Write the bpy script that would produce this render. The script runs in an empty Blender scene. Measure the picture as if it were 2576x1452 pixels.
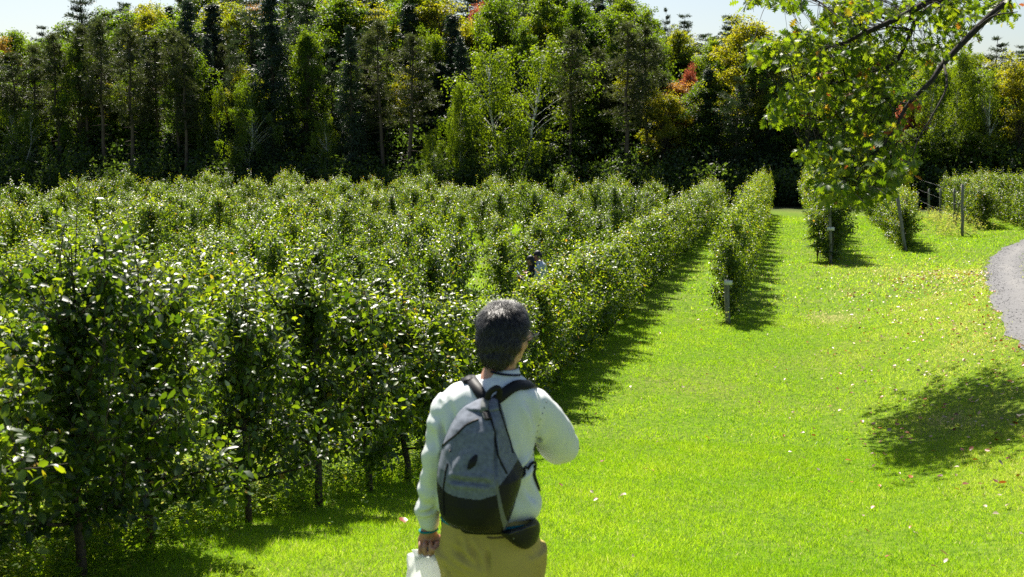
import bpy, math, random
import numpy as np
from mathutils import Vector

SC = bpy.context.scene
COL = SC.collection
R = math.radians
rng = np.random.default_rng(7)
random.seed(7)

# ------------------------------------------------------------------ camera
PITCH, YAW = math.atan(372 / 2862.0), math.atan(696 / math.hypot(2862, 372))
EYE = np.array([0.0, 0.0, 4.2])
cam_d = bpy.data.cameras.new('camera'); cam = bpy.data.objects.new('camera', cam_d); COL.objects.link(cam)
cam.location = EYE; cam.rotation_euler = (math.pi / 2 - PITCH, 0, YAW)
cam_d.sensor_width = 36; cam_d.lens = 2862 / 2576 * 36
cam_d.clip_start = 0.1; cam_d.clip_end = 3000
cam_d.dof.use_dof = True; cam_d.dof.focus_distance = 15; cam_d.dof.aperture_fstop = 5.0
SC.camera = cam

# ------------------------------------------------------------------ light
SUN_AZ, SUN_EL = R(-27), R(53)
world = bpy.data.worlds.new('World'); SC.world = world; world.use_nodes = True
wn = world.node_tree
sky = wn.nodes.new('ShaderNodeTexSky'); sky.sky_type = 'NISHITA'; sky.sun_disc = False
sky.sun_elevation = SUN_EL; sky.sun_rotation = SUN_AZ; sky.dust_density = 1.5; sky.air_density = 1.0; sky.ozone_density = 1.0
bg = wn.nodes['Background']; bg.inputs[1].default_value = 0.052
wn.links.new(sky.outputs[0], bg.inputs[0])
sun_d = bpy.data.lights.new('sun', 'SUN'); sun_d.energy = 5.0; sun_d.angle = R(0.53); sun_d.color = (1, 0.94, 0.84)
sun = bpy.data.objects.new('sun', sun_d); COL.objects.link(sun)
SDIR = Vector((math.sin(SUN_AZ) * math.cos(SUN_EL), math.cos(SUN_AZ) * math.cos(SUN_EL), math.sin(SUN_EL)))
sun.rotation_euler = SDIR.to_track_quat('Z', 'Y').to_euler(); sun.location = (-20, 40, 60)
SC.view_settings.view_transform = 'Standard'; SC.view_settings.look = 'None'
SC.view_settings.exposure = 1.28; SC.view_settings.gamma = 1.0
SC.cycles.max_bounces = 6; SC.cycles.diffuse_bounces = 1; SC.cycles.glossy_bounces = 2
SC.cycles.transmission_bounces = 4; SC.cycles.transparent_max_bounces = 8
SC.cycles.sample_clamp_indirect = 6.0; SC.cycles.use_denoising = False

# ------------------------------------------------------------------ view helpers (photograph pixel, 2576 wide -> world)
_cp, _sp, _cy, _sy = math.cos(PITCH), math.sin(PITCH), math.cos(YAW), math.sin(YAW)
FW = np.array([-_sy * _cp, _cy * _cp, -_sp]); RT = np.array([_cy, _sy, 0.0]); UP = np.cross(RT, FW)
def ray(x, y): return 2862.0 * FW + (x - 1288) * RT - (y - 726) * UP
def at_depth(x, y, d): return EYE + ray(x, y) * (d / 2862.0)
def at_Y(x, y, Y):
    d = ray(x, y); return EYE + d * (Y / d[1])

# ------------------------------------------------------------------ terrain
_pk = np.array([(-40, 2.6), (-10, 2.5), (0, 2.16), (2, 2.04), (4, 1.90), (5.3, 1.80), (6.2, 1.66), (8.7, 1.08), (10.9, .66), (14, .24), (18, .03), (22, 0), (600, 0)])
_yy = np.arange(-40, 120, .1); _hh = np.interp(_yy, _pk[:, 0], _pk[:, 1])
_g = np.exp(-np.linspace(-2, 2, 21) ** 2); _g /= _g.sum()
_hh = np.convolve(np.pad(_hh, 10, 'edge'), _g, 'valid')
def sst(a, b, x):
    t = np.clip((x - a) / (b - a), 0, 1); return t * t * (3 - 2 * t)
def H(x, y):
    x = np.asarray(x, float); y = np.asarray(y, float)
    h0 = np.interp(y, _yy, _hh)
    bank = 1.0 * sst(.6, 5.0, x) * (1 - sst(24, 43, y)) + .5 * sst(6, 16, x) * (1 - sst(60, 75, y))
    hill = np.minimum(np.maximum(y - 78, 0) * .16, 14)
    z = h0 + bank * (1 - h0 / 2.6) + hill
    z = z + .035 * np.sin(x * .9 + 1.3) * np.sin(y * .55) * np.clip((y + 10) / 12, 0, 1)
    return z
def at(x, y):
    d = ray(x, y); d = d / np.linalg.norm(d); t = np.arange(2, 200, .02)
    P = EYE + d * t[:, None]; i = np.argmax(P[:, 2] < H(P[:, 0], P[:, 1])); return P[i]

# ------------------------------------------------------------------ mesh helpers
def mesh(name, V, F, mats, tint=None, smooth=True, mi=None):
    V = np.asarray(V, np.float32); F = np.asarray(F, np.int32); n = F.shape[1]
    me = bpy.data.meshes.new(name)
    me.vertices.add(len(V)); me.vertices.foreach_set('co', V.ravel())
    me.loops.add(F.size); me.loops.foreach_set('vertex_index', F.ravel())
    me.polygons.add(len(F)); me.polygons.foreach_set('loop_start', np.arange(0, F.size, n, dtype=np.int32))
    if smooth: me.polygons.foreach_set('use_smooth', np.ones(len(F), bool))
    for m in (mats if isinstance(mats, (list, tuple)) else [mats]): me.materials.append(m)
    if mi is not None: me.polygons.foreach_set('material_index', np.asarray(mi, np.int32))
    if tint is not None:
        a = me.attributes.new('tint', 'FLOAT', 'POINT'); a.data.foreach_set('value', np.asarray(tint, np.float32))
    me.update(calc_edges=True)
    return me
def obj(name, me, parent=None, loc=(0, 0, 0)):
    o = bpy.data.objects.new(name, me); COL.objects.link(o); o.location = loc
    if parent is not None: o.parent = parent
    return o
def tag(o, label, cat, group=None, kind=None):
    if label: o['label'] = label
    if cat: o['category'] = cat
    if group: o['group'] = group
    if kind: o['kind'] = kind
    return o
def struct(o, kind='structure'): o['kind'] = kind; return o
def thing(name, label, cat, loc, rz=0, group=None):
    e = bpy.data.objects.new(name, None); COL.objects.link(e); e.location = loc; e.rotation_euler = (0, 0, rz)
    e.empty_display_size = .2
    return tag(e, label, cat, group)
class MB:
    def __init__(s): s.V = []; s.F = []; s.T = []; s.n = 0
    def add(s, V, F, tint=.5):
        V = np.asarray(V, float); F = np.asarray(F, int)
        if F.shape[1] == 4: F = np.concatenate([F[:, [0, 1, 2]], F[:, [0, 2, 3]]])
        s.V.append(V); s.F.append(F + s.n); s.n += len(V)
        s.T.append(np.broadcast_to(np.asarray(tint, float), (len(V),)))
        return s
    def arrays(s): return np.concatenate(s.V), np.concatenate(s.F), np.concatenate(s.T)
    def build(s, name, mat, parent=None, loc=(0, 0, 0), smooth=True):
        V, F, T = s.arrays(); return obj(name, mesh(name, V, F, mat, T, smooth), parent, loc)
    def me(s, name, mat, smooth=True):
        V, F, T = s.arrays(); return mesh(name, V, F, mat, T, smooth)
def nrm(a): return a / np.maximum(np.linalg.norm(a, axis=-1, keepdims=True), 1e-9)
def tube(P, r, k=6, cap=True, ry=None, ref=None):
    """tube along P with radii r (and second radius ry)"""
    P = np.asarray(P, float); n = len(P); r = np.broadcast_to(np.asarray(r, float), (n,))
    ry = r if ry is None else np.broadcast_to(np.asarray(ry, float), (n,))
    T = nrm(np.gradient(P, axis=0)); rf = np.array(ref if ref is not None else (0.31, .22, .93) if abs(T[:, 2].mean()) < .8 else (1, 0, 0), float)
    A = nrm(rf - T * (T @ rf)[:, None]); B = np.cross(T, A)
    a = np.arange(k) * 2 * math.pi / k
    V = (P[:, None] + A[:, None] * (np.cos(a)[:, None] * r[:, None, None]) + B[:, None] * (np.sin(a)[:, None] * ry[:, None, None])).reshape(-1, 3)
    i = np.arange(n - 1)[:, None] * k; j = np.arange(k)[None]
    q = np.stack([i + j, i + (j + 1) % k, i + k + (j + 1) % k, i + k + j], -1).reshape(-1, 4)
    F = np.concatenate([q[:, [0, 1, 2]], q[:, [0, 2, 3]]])
    if cap:
        V = np.concatenate([V, P[:1], P[-1:]]); c0, c1 = n * k, n * k + 1; jj = np.arange(k)
        F = np.concatenate([F, np.stack([np.full(k, c0), (jj + 1) % k, jj], 1), np.stack([np.full(k, c1), (n - 1) * k + jj, (n - 1) * k + (jj + 1) % k], 1)])
    return V, F
def bez(P, n=12):
    """smooth (Catmull-Rom) resampling"""
    P = np.asarray(P, float); m = len(P); Q = np.concatenate([2 * P[:1] - P[1:2], P, 2 * P[-1:] - P[-2:-1]]); out = []
    for t in np.linspace(0, m - 1 - 1e-6, n):
        i = int(t); u = t - i; a, b, c, d = Q[i:i + 4]
        out.append(.5 * ((2 * b) + (c - a) * u + (2 * a - 5 * b + 4 * c - d) * u * u + (3 * b - a - 3 * c + d) * u ** 3))
    return np.array(out)
def box(c, s, bev=0):
    c = np.array(c, float); s = np.array(s, float) / 2
    V = np.array([(x, y, z) for x in (-1, 1) for y in (-1, 1) for z in (-1, 1)]) * s + c
    F = [(0, 1, 3, 2), (4, 6, 7, 5), (0, 4, 5, 1), (2, 3, 7, 6), (0, 2, 6, 4), (1, 5, 7, 3)]
    return V, np.array(F)
def leaves(P, D, N, L, W, tint, detail=2, fold=.25, curl=.15, jit=None):
    n = len(P); D = nrm(D); N = nrm(N - D * (N * D).sum(-1, keepdims=True)); S = np.cross(D, N)
    L = np.broadcast_to(L, (n,))[:, None]; W = np.broadcast_to(W, (n,))[:, None]
    if np.ndim(curl): curl = curl[:, None]
    def pt(t, s): return P + D * L * t * (1 - .12 * np.abs(curl) * t) + S * W * s * .5 + N * (np.abs(s) * W * .5 * fold - L * curl * t * t)
    if detail == 2:
        V = np.stack([pt(0, 0), pt(.3, -.92), pt(.3, 0), pt(.3, .92), pt(.7, -.8), pt(.7, 0), pt(.7, .8), pt(1, 0)], 1)
        T = np.array([(0, 2, 1), (0, 3, 2), (1, 2, 5), (1, 5, 4), (2, 3, 6), (2, 6, 5), (4, 5, 7), (5, 6, 7)])
    else:
        V = np.stack([pt(0, 0), pt(.45, -1), pt(.45, 1), pt(1, 0)], 1); T = np.array([(0, 3, 1), (0, 2, 3)])
    k = V.shape[1]
    F = (np.arange(n)[:, None, None] * k + T[None]).reshape(-1, 3)
    return V.reshape(-1, 3), F, np.repeat(np.broadcast_to(tint, (n,)), k)
def rdir(n): return nrm(rng.normal(size=(n, 3)))

# ------------------------------------------------------------------ materials
def nmat(name):
    m = bpy.data.materials.new(name); m.use_nodes = True
    return m, m.node_tree, m.node_tree.nodes['Principled BSDF'], m.node_tree.nodes['Material Output']
def ramp(nt, fac, stops):
    r = nt.nodes.new('ShaderNodeValToRGB'); e = r.color_ramp.elements
    while len(e) > 1: e.remove(e[-1])
    for i, (p, c) in enumerate(stops):
        el = e[0] if i == 0 else e.new(p)
        el.position = p; el.color = (*c, 1)
    nt.links.new(fac, r.inputs[0]); return r.outputs[0]
def attr(nt, n, t='GEOMETRY'):
    a = nt.nodes.new('ShaderNodeAttribute'); a.attribute_name = n; a.attribute_type = t; return a.outputs['Fac']
def math_(nt, op, a, b):
    m = nt.nodes.new('ShaderNodeMath'); m.operation = op
    for i, v in enumerate((a, b)):
        if isinstance(v, (int, float)): m.inputs[i].default_value = v
        else: nt.links.new(v, m.inputs[i])
    return m.outputs[0]
def noise(nt, scale, detail=3, coord='Object', rough=.55, vec=None):
    n = nt.nodes.new('ShaderNodeTexNoise'); n.inputs['Scale'].default_value = scale; n.inputs['Detail'].default_value = detail; n.inputs['Roughness'].default_value = rough
    if vec is None:
        t = nt.nodes.new('ShaderNodeTexCoord'); vec = t.outputs[coord]
    nt.links.new(vec, n.inputs['Vector']); return n.outputs['Fac']
def mixc(nt, f, a, b, mode='MIX'):
    m = nt.nodes.new('ShaderNodeMix'); m.data_type = 'RGBA'; m.blend_type = mode
    for s, v in ((0, f), (6, a), (7, b)):
        if isinstance(v, (int, float)): m.inputs[s].default_value = v
        elif isinstance(v, tuple): m.inputs[s].default_value = (*v, 1)
        else: nt.links.new(v, m.inputs[s])
    return m.outputs[2]
def bump(nt, bs, h, strength, dist=.01):
    b = nt.nodes.new('ShaderNodeBump'); b.inputs['Strength'].default_value = strength; b.inputs['Distance'].default_value = dist
    nt.links.new(h, b.inputs['Height']); nt.links.new(b.outputs[0], bs.inputs['Normal'])
def leafmat(name, refl, trans, rough=.35, tf=.45, spec=.5, objvar=.12):
    """leaf: glossy upper skin over a translucent blade; each leaf's own hue comes from 'tint', each plant's from its random number"""
    m, nt, bs, out = nmat(name)
    t = attr(nt, 'tint')
    oi = nt.nodes.new('ShaderNodeObjectInfo')
    t2 = math_(nt, 'ADD', t, math_(nt, 'MULTIPLY', math_(nt, 'SUBTRACT', oi.outputs['Random'], .5), objvar * 2))
    nt.links.new(ramp(nt, t2, refl), bs.inputs['Base Color'])
    bs.inputs['Roughness'].default_value = rough; bs.inputs['Specular IOR Level'].default_value = spec
    tr = nt.nodes.new('ShaderNodeBsdfTranslucent'); nt.links.new(ramp(nt, t2, trans), tr.inputs[0])
    mx = nt.nodes.new('ShaderNodeMixShader'); mx.inputs[0].default_value = tf
    nt.links.new(bs.outputs[0], mx.inputs[1]); nt.links.new(tr.outputs[0], mx.inputs[2]); nt.links.new(mx.outputs[0], out.inputs[0])
    return m
def plain(name, c, rough=.7, spec=.3, nscale=None, var=.3, bmp=0, bscale=None, metal=0):
    m, nt, bs, out = nmat(name)
    bs.inputs['Roughness'].default_value = rough; bs.inputs['Specular IOR Level'].default_value = spec; bs.inputs['Metallic'].default_value = metal
    if nscale:
        f = noise(nt, nscale, 4)
        nt.links.new(ramp(nt, f, [(.25, tuple(v * (1 - var) for v in c)), (.75, tuple(min(v * (1 + var), 1) for v in c))]), bs.inputs['Base Color'])
    else: bs.inputs['Base Color'].default_value = (*c, 1)
    if bmp: bump(nt, bs, noise(nt, bscale or 40, 4), bmp, .01)
    return m

M = {}
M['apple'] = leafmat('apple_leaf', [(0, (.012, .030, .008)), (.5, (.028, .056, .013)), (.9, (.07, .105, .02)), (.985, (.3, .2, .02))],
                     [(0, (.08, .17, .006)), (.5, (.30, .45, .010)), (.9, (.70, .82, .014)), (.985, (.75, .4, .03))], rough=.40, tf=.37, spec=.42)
M['grass'] = leafmat('grass_blade', [(0, (.065, .14, .005)), (.5, (.14, .232, .010)), (.85, (.27, .31, .05)), (1, (.42, .38, .16))],
                     [(0, (.25, .52, .004)), (.5, (.48, .74, .008)), (.85, (.70, .78, .09)), (1, (.78, .70, .3))], rough=.45, tf=.5, spec=.35, objvar=0)
M['weed'] = leafmat('weed_leaf', [(0, (.04, .09, .015)), (.5, (.08, .14, .02)), (.9, (.17, .17, .04))],
                    [(0, (.18, .36, .01)), (.5, (.42, .60, .015)), (.9, (.55, .5, .1))], rough=.65, tf=.5, spec=.15, objvar=0)
M['oak'] = leafmat('oak_leaf', [(0, (.016, .04, .006)), (.55, (.032, .066, .009)), (.86, (.075, .11, .012)), (.93, (.28, .13, .03)), (1, (.25, .07, .02))],
                   [(0, (.10, .21, .004)), (.55, (.30, .44, .008)), (.86, (.50, .58, .015)), (.93, (.62, .30, .02)), (1, (.45, .12, .02))], rough=.48, tf=.42, spec=.3, objvar=0)
def forest_leaf(n, a, b, ta, tb, rough=.5, tf=.45, ov=.25): return leafmat(n, [(0, a), (1, b)], [(0, ta), (1, tb)], rough, tf, .35, ov)
M['pine'] = forest_leaf('pine_needles', (.012, .024, .010), (.03, .05, .018), (.04, .08, .025), (.10, .15, .04), .5, .25)
M['redpine'] = forest_leaf('red_pine_needles', (.02, .03, .012), (.045, .055, .02), (.08, .12, .02), (.18, .22, .04), .5, .25)
M['spruce'] = forest_leaf('spruce_needles', (.016, .034, .02), (.034, .058, .03), (.02, .05, .02), (.05, .09, .03), .5, .2)
M['green'] = forest_leaf('green_foliage', (.02, .044, .006), (.045, .075, .01), (.12, .25, .004), (.36, .50, .010))
M['birchleaf'] = forest_leaf('birch_foliage', (.03, .055, .008), (.06, .09, .012), (.18, .31, .005), (.40, .53, .010))
M['yellow'] = forest_leaf('yellow_foliage', (.06, .085, .01), (.12, .125, .012), (.32, .45, .006), (.66, .58, .012))
M['orange'] = forest_leaf('orange_foliage', (.14, .09, .02), (.22, .09, .02), (.58, .38, .04), (.78, .30, .05))
M['red'] = forest_leaf('red_foliage', (.14, .04, .02), (.2, .06, .03), (.5, .12, .06), (.7, .2, .08))
M['under'] = forest_leaf('undergrowth_foliage', (.02, .04, .018), (.045, .075, .025), (.08, .16, .012), (.2, .30, .02), ov=0)
M['bark'] = plain('bark', (.075, .06, .048), .9, .2, 18, .5, .6, 30)
M['oakbark'] = plain('oak_bark', (.035, .03, .026), .9, .2, 12, .5, .8, 30)
M['pinebark'] = plain('pine_bark', (.10, .075, .06), .9, .2, 3, .4, .5, 8)
def birchbark():
    m, nt, bs, out = nmat('birch_bark'); tc = nt.nodes.new('ShaderNodeTexCoord'); mp = nt.nodes.new('ShaderNodeMapping'); mp.inputs['Scale'].default_value = (.8, .8, 4)
    nt.links.new(tc.outputs['Object'], mp.inputs[0]); f = noise(nt, 1.6, 3, vec=mp.outputs[0])
    nt.links.new(ramp(nt, f, [(.36, (.05, .045, .04)), (.44, (.62, .6, .56)), (.8, (.78, .77, .74))]), bs.inputs['Base Color']); bs.inputs['Roughness'].default_value = .7
    return m
M['birchbark'] = birchbark()
def wood():
    m, nt, bs, out = nmat('weathered_post_wood'); tc = nt.nodes.new('ShaderNodeTexCoord'); mp = nt.nodes.new('ShaderNodeMapping'); mp.inputs['Scale'].default_value = (9, 9, .8)
    nt.links.new(tc.outputs['Object'], mp.inputs[0]); f = noise(nt, 5, 5, vec=mp.outputs[0])
    nt.links.new(ramp(nt, f, [(.3, (.10, .095, .08)), (.55, (.22, .21, .18)), (.8, (.32, .31, .28))]), bs.inputs['Base Color']); bs.inputs['Roughness'].default_value = .85
    bump(nt, bs, f, .6, .01); return m
M['wood'] = wood()
def groundmat():
    m, nt, bs, out = nmat('lawn_soil'); tc = nt.nodes.new('ShaderNodeTexCoord'); v = tc.outputs['Object']
    a = noise(nt, .35, 4, vec=v); b = noise(nt, 9, 5, vec=v)
    c1 = ramp(nt, b, [(.3, (.05, .10, .005)), (.55, (.10, .17, .008)), (.8, (.16, .21, .015))])
    c2 = ramp(nt, b, [(.3, (.07, .10, .015)), (.6, (.15, .18, .03)), (.85, (.24, .22, .07))])
    c = mixc(nt, ramp(nt, a, [(.45, (0, 0, 0)), (.7, (1, 1, 1))]), c1, c2)
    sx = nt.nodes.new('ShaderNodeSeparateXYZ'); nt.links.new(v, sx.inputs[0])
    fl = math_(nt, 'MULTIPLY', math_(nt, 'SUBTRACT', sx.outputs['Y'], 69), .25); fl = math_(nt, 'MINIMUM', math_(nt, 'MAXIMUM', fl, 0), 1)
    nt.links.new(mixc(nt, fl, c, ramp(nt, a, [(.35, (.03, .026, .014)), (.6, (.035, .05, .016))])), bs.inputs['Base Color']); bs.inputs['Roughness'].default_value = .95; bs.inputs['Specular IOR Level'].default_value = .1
    bump(nt, bs, b, .7, .03); return m
M['ground'] = groundmat()
def gravelmat():
    m, nt, bs, out = nmat('gravel'); tc = nt.nodes.new('ShaderNodeTexCoord'); v = tc.outputs['Object']
    vo = nt.nodes.new('ShaderNodeTexVoronoi'); vo.inputs['Scale'].default_value = 38; nt.links.new(v, vo.inputs['Vector'])
    st = nt.nodes.new('ShaderNodeSeparateColor'); nt.links.new(vo.outputs['Color'], st.inputs[0])
    stone = ramp(nt, st.outputs[0], [(0, (.08, .079, .08)), (.5, (.12, .118, .12)), (1, (.165, .163, .165))])
    fine = ramp(nt, noise(nt, 60, 4, vec=v), [(.3, (.15, .146, .14)), (.7, (.20, .194, .186))])
    tr = attr(nt, 'tint')
    nt.links.new(mixc(nt, tr, stone, fine), bs.inputs['Base Color']); bs.inputs['Roughness'].default_value = .9
    bump(nt, bs, vo.outputs['Distance'], .8, .012); return m
M['gravel'] = gravelmat()
M['stone'] = leafmat('gravel_stone', [(0, (.10, .098, .10)), (.6, (.16, .156, .158)), (1, (.24, .235, .23))], [(0, (0, 0, 0)), (1, (0, 0, 0))], .8, 0, .3, 0)
M['litter'] = leafmat('fallen_leaf', [(0, (.10, .035, .015)), (.25, (.24, .06, .02)), (.4, (.4, .14, .02)), (.5, (.28, .20, .11)), (1, (.40, .33, .24))],
                      [(0, (.15, .04, .01)), (.25, (.4, .08, .02)), (.4, (.6, .2, .02)), (.5, (.4, .28, .12)), (1, (.45, .36, .22))], .4, .2, .4, 0)

# ------------------------------------------------------------------ road edge in the world
ROADV = [(2650, 560), (2600, 590), (2530, 622), (2497, 643), (2482, 668), (2480, 700), (2490, 745), (2508, 790), (2538, 838), (2576, 895), (2660, 1010), (2800, 1180)]
ROADP = np.array([at(*p) for p in ROADV])
_o = np.argsort(ROADP[:, 1]); RY, RX = ROADP[_o, 1], ROADP[_o, 0]
def road_edge(y):
    y = np.asarray(y, float); return np.interp(y, RY, RX) + .05 * np.sin(y * 1.7) + .04 * np.sin(y * 4.1) + .03 * np.sin(y * 9.7 + 1)

# ------------------------------------------------------------------ ground sheet
def build_ground():
    xs = np.concatenate([np.linspace(-700, -60, 14)[:-1], np.arange(-60, -12, 1.5), np.arange(-12, 14, .3), np.arange(14, 60, 1.5), np.linspace(60, 700, 14)])
    ys = np.concatenate([np.linspace(-400, -12, 10)[:-1], np.arange(-12, 0, 1.0), np.arange(0, 26, .3), np.arange(26, 90, 1.0), np.arange(90, 180, 4), np.linspace(180, 1200, 14)])
    X, Y = np.meshgrid(xs, ys); Z = H(X, Y); nx = len(xs)
    i = np.arange(len(ys) - 1)[:, None] * nx + np.arange(nx - 1)[None]
    F = np.stack([i, i + 1, i + nx + 1, i + nx], -1).reshape(-1, 4)
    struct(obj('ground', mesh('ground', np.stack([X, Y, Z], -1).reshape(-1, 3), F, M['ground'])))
build_ground()
def build_road():
    ys = np.arange(-3, 62, .4); w = np.concatenate([np.linspace(0, 3.4, 24)]); e = road_edge(ys)
    # leftwards edge normal is close to -x, so widths run along +x and grow where the track turns away
    k = np.sqrt(1 + np.gradient(e, ys) ** 2)
    X = e[:, None] + w[None] * k[:, None]; Y = np.broadcast_to(ys[:, None], X.shape); Z = H(X, Y) + .012 + .02 * np.sin(np.clip(w, 0, .5) / .5 * math.pi / 2)
    tr = np.exp(-((w - .62) / .2) ** 2) + np.exp(-((w - 2.5) / .25) ** 2)
    T = np.broadcast_to(tr[None], X.shape) * (.75 + .25 * np.sin(Y * .7))
    n = len(w); i = np.arange(len(ys) - 1)[:, None] * n + np.arange(n - 1)[None]
    F = np.stack([i, i + 1, i + n + 1, i + n], -1).reshape(-1, 4)
    struct(obj('gravel_road', mesh('gravel_road', np.stack([X, Y, Z], -1).reshape(-1, 3), F, M['gravel'], np.clip(T, 0, 1).ravel())))
    # loose stones
    N = 9000; y = 9 + 42 * rng.random(N) ** 1.3; u = rng.random(N) * 3.3; kk = np.interp(y, ys, k); x = road_edge(y) + (u - .3 * rng.random(N) ** 2) * kk
    keep = rng.random(N) > .8 * (np.exp(-((u - .62) / .22) ** 2) + np.exp(-((u - 2.5) / .25) ** 2)); x, y = x[keep], y[keep]; N = len(x)
    s = (.006 + .008 * rng.random(N)) * (1 + y / 60); P = np.stack([x, y, H(x, y) + .03 + s * .2], 1)
    base = np.array([(1, 0, 0), (-1, 0, 0), (0, 1, 0), (0, -1, 0), (0, 0, .4), (0, 0, -.4)]); T8 = np.array([(0, 2, 4), (2, 1, 4), (1, 3, 4), (3, 0, 4), (2, 0, 5), (1, 2, 5), (3, 1, 5), (0, 3, 5)])
    V = P[:, None] + base[None] * s[:, None, None] * rng.uniform(.6, 1.3, (N, 6, 1)); F = (np.arange(N)[:, None, None] * 6 + T8[None]).reshape(-1, 3)
    tag(obj('gravel_stones', mesh('gravel_stones', V.reshape(-1, 3), F, M['stone'], np.repeat(rng.random(N), 6), False)), 'loose grey stones strewn over the gravel track', 'gravel', kind='stuff')
build_road()

# ------------------------------------------------------------------ rows of the orchard
ROW1 = -3.8; STEP = 2.65
ROWS_R = [(-1.28, 26.3), (1.52, 40.5), (4.55, 46.0), (8.9, 56.5), (10.6, 51.0), (13.2, 52.5)]
ROWS_S = [1.19, 1.46, 1.15, 1.12, 1.15, 1.18]

# ------------------------------------------------------------------ lawn
BARE = [(*at(2115, 738)[:2], .35), (*at(2110, 800)[:2], .5), (*at(2060, 795)[:2], .3), (*at(2390, 1060)[:2], .25)]
def build_grass():
    mb = MB()
    def patch(n, y0, y1, h, w, wet=1.0):
        y = np.sqrt(rng.random(n) * (y1 ** 2 - y0 ** 2) + y0 ** 2)
        lo, hi = -.80 * y - .5, .28 * y + 3.0
        lo = np.maximum(lo, -4.7 - .0 * y) if y0 < 30 else np.maximum(lo, -4.7)
        x = lo + (hi - lo) * rng.random(n)
        k = (x < road_edge(y) - .03 + .1 * rng.normal(size=n)) | ((x > road_edge(y) + 1.05 + .1 * rng.normal(size=n)) & (x < road_edge(y) + 1.75 + .1 * rng.normal(size=n))) | (x > road_edge(y) + 3.45 + .06 * y * np.abs(rng.normal(size=n)) * .3)
        x, y = x[k], y[k]; n = len(x)
        c = np.sin(x * 2.1 + np.sin(y * 1.3) * 2) * np.sin(y * 1.7 + x) + .7 * np.sin(x * 5.3 + y * 3.1) * np.sin(y * 4.7 - x * 2)
        dry = .54 * sst(.2, 4.0, x) * (1 - sst(36, 46, y)) + .12 * sst(9, 3, y)
        big = np.sin(x * .8 + 1.7 * np.sin(y * .33)) * np.sin(y * .52 + 1.1 * np.sin(x * .7)) + .6 * np.sin(x * 1.9 - y * 1.1)
        t = np.clip(.26 + .13 * c + .07 * big + dry + .19 * rng.normal(size=n), 0, .93)
        for (bx, by, br) in BARE:
            q = np.exp(-(((x - bx) / br) ** 2 + ((y - by) / (br * 2)) ** 2)); t = np.where(rng.random(n) < q * .85, 1.0, t)
        t = np.where(rng.random(n) < .015 + .06 * dry, 1.0, t)
        hh = h * (1 + .25 * c) * rng.uniform(.5, 1.35, n)
        P = np.stack([x, y, H(x, y) - .005], 1)
        a = rng.random(n) * 2 * math.pi; le = rng.uniform(.1, .95, n)
        D = nrm(np.stack([np.cos(a) * le, np.sin(a) * le, np.ones(n)], 1)); S = nrm(np.cross(D, rdir(n)))
        ww = w * rng.uniform(.6, 1.3, n)[:, None]
        tip = P + D * hh[:, None] + np.stack([np.cos(a), np.sin(a), -.5 * np.ones(n)], 1) * (hh * le * .35)[:, None]
        V = np.stack([P - S * ww / 2, P + S * ww / 2, tip], 1).reshape(-1, 3)
        mb.add(V, np.arange(3 * n).reshape(-1, 3), np.repeat(t, 3))
    patch(330000, 1.5, 8, .042, .004)
    patch(340000, 8, 15, .045, .006)
    patch(220000, 15, 28, .05, .011)
    patch(110000, 28, 66, .07, .032)
    tag(mb.build('grass', M['grass']), 'short bright green mown grass of the orchard lawn', 'grass', kind='stuff')
    # grass in the alleys between the rows behind
    mb2 = MB()
    n = 60000; y = np.sqrt(rng.random(n) * (64 ** 2 - 6 ** 2) + 36); x = -4.4 - rng.random(n) * np.maximum(.78 * y - 4.0, .5)
    P = np.stack([x, y, H(x, y)], 1); D = nrm(np.stack([rng.normal(size=n) * .4, rng.normal(size=n) * .4, np.ones(n)], 1)); S = nrm(np.cross(D, rdir(n)))
    h = (.05 + .05 * rng.random(n))[:, None] * (1 + .01 * y[:, None]); w = .006 + .0006 * y[:, None]
    mb2.add(np.stack([P - S * w, P + S * w, P + D * h], 1).reshape(-1, 3), np.arange(3 * n).reshape(-1, 3), np.repeat(rng.uniform(.1, .6, n), 3))
    n = 60000; y = 4 + 14 * rng.random(n); x = -3.9 - 2.3 * rng.random(n); P = np.stack([x, y, H(x, y)], 1); D = nrm(np.stack([rng.normal(size=n) * .4, rng.normal(size=n) * .4, np.ones(n)], 1)); S = nrm(np.cross(D, rdir(n)))
    mb2.add(np.stack([P - S * .005, P + S * .005, P + D * rng.uniform(.07, .2, n)[:, None]], 1).reshape(-1, 3), np.arange(3 * n).reshape(-1, 3), np.repeat(rng.uniform(.2, .8, n), 3))
    tag(mb2.build('alley_grass', M['grass']), 'rough grass in the alleys between the apple rows', 'grass', kind='stuff')
build_grass()
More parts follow.
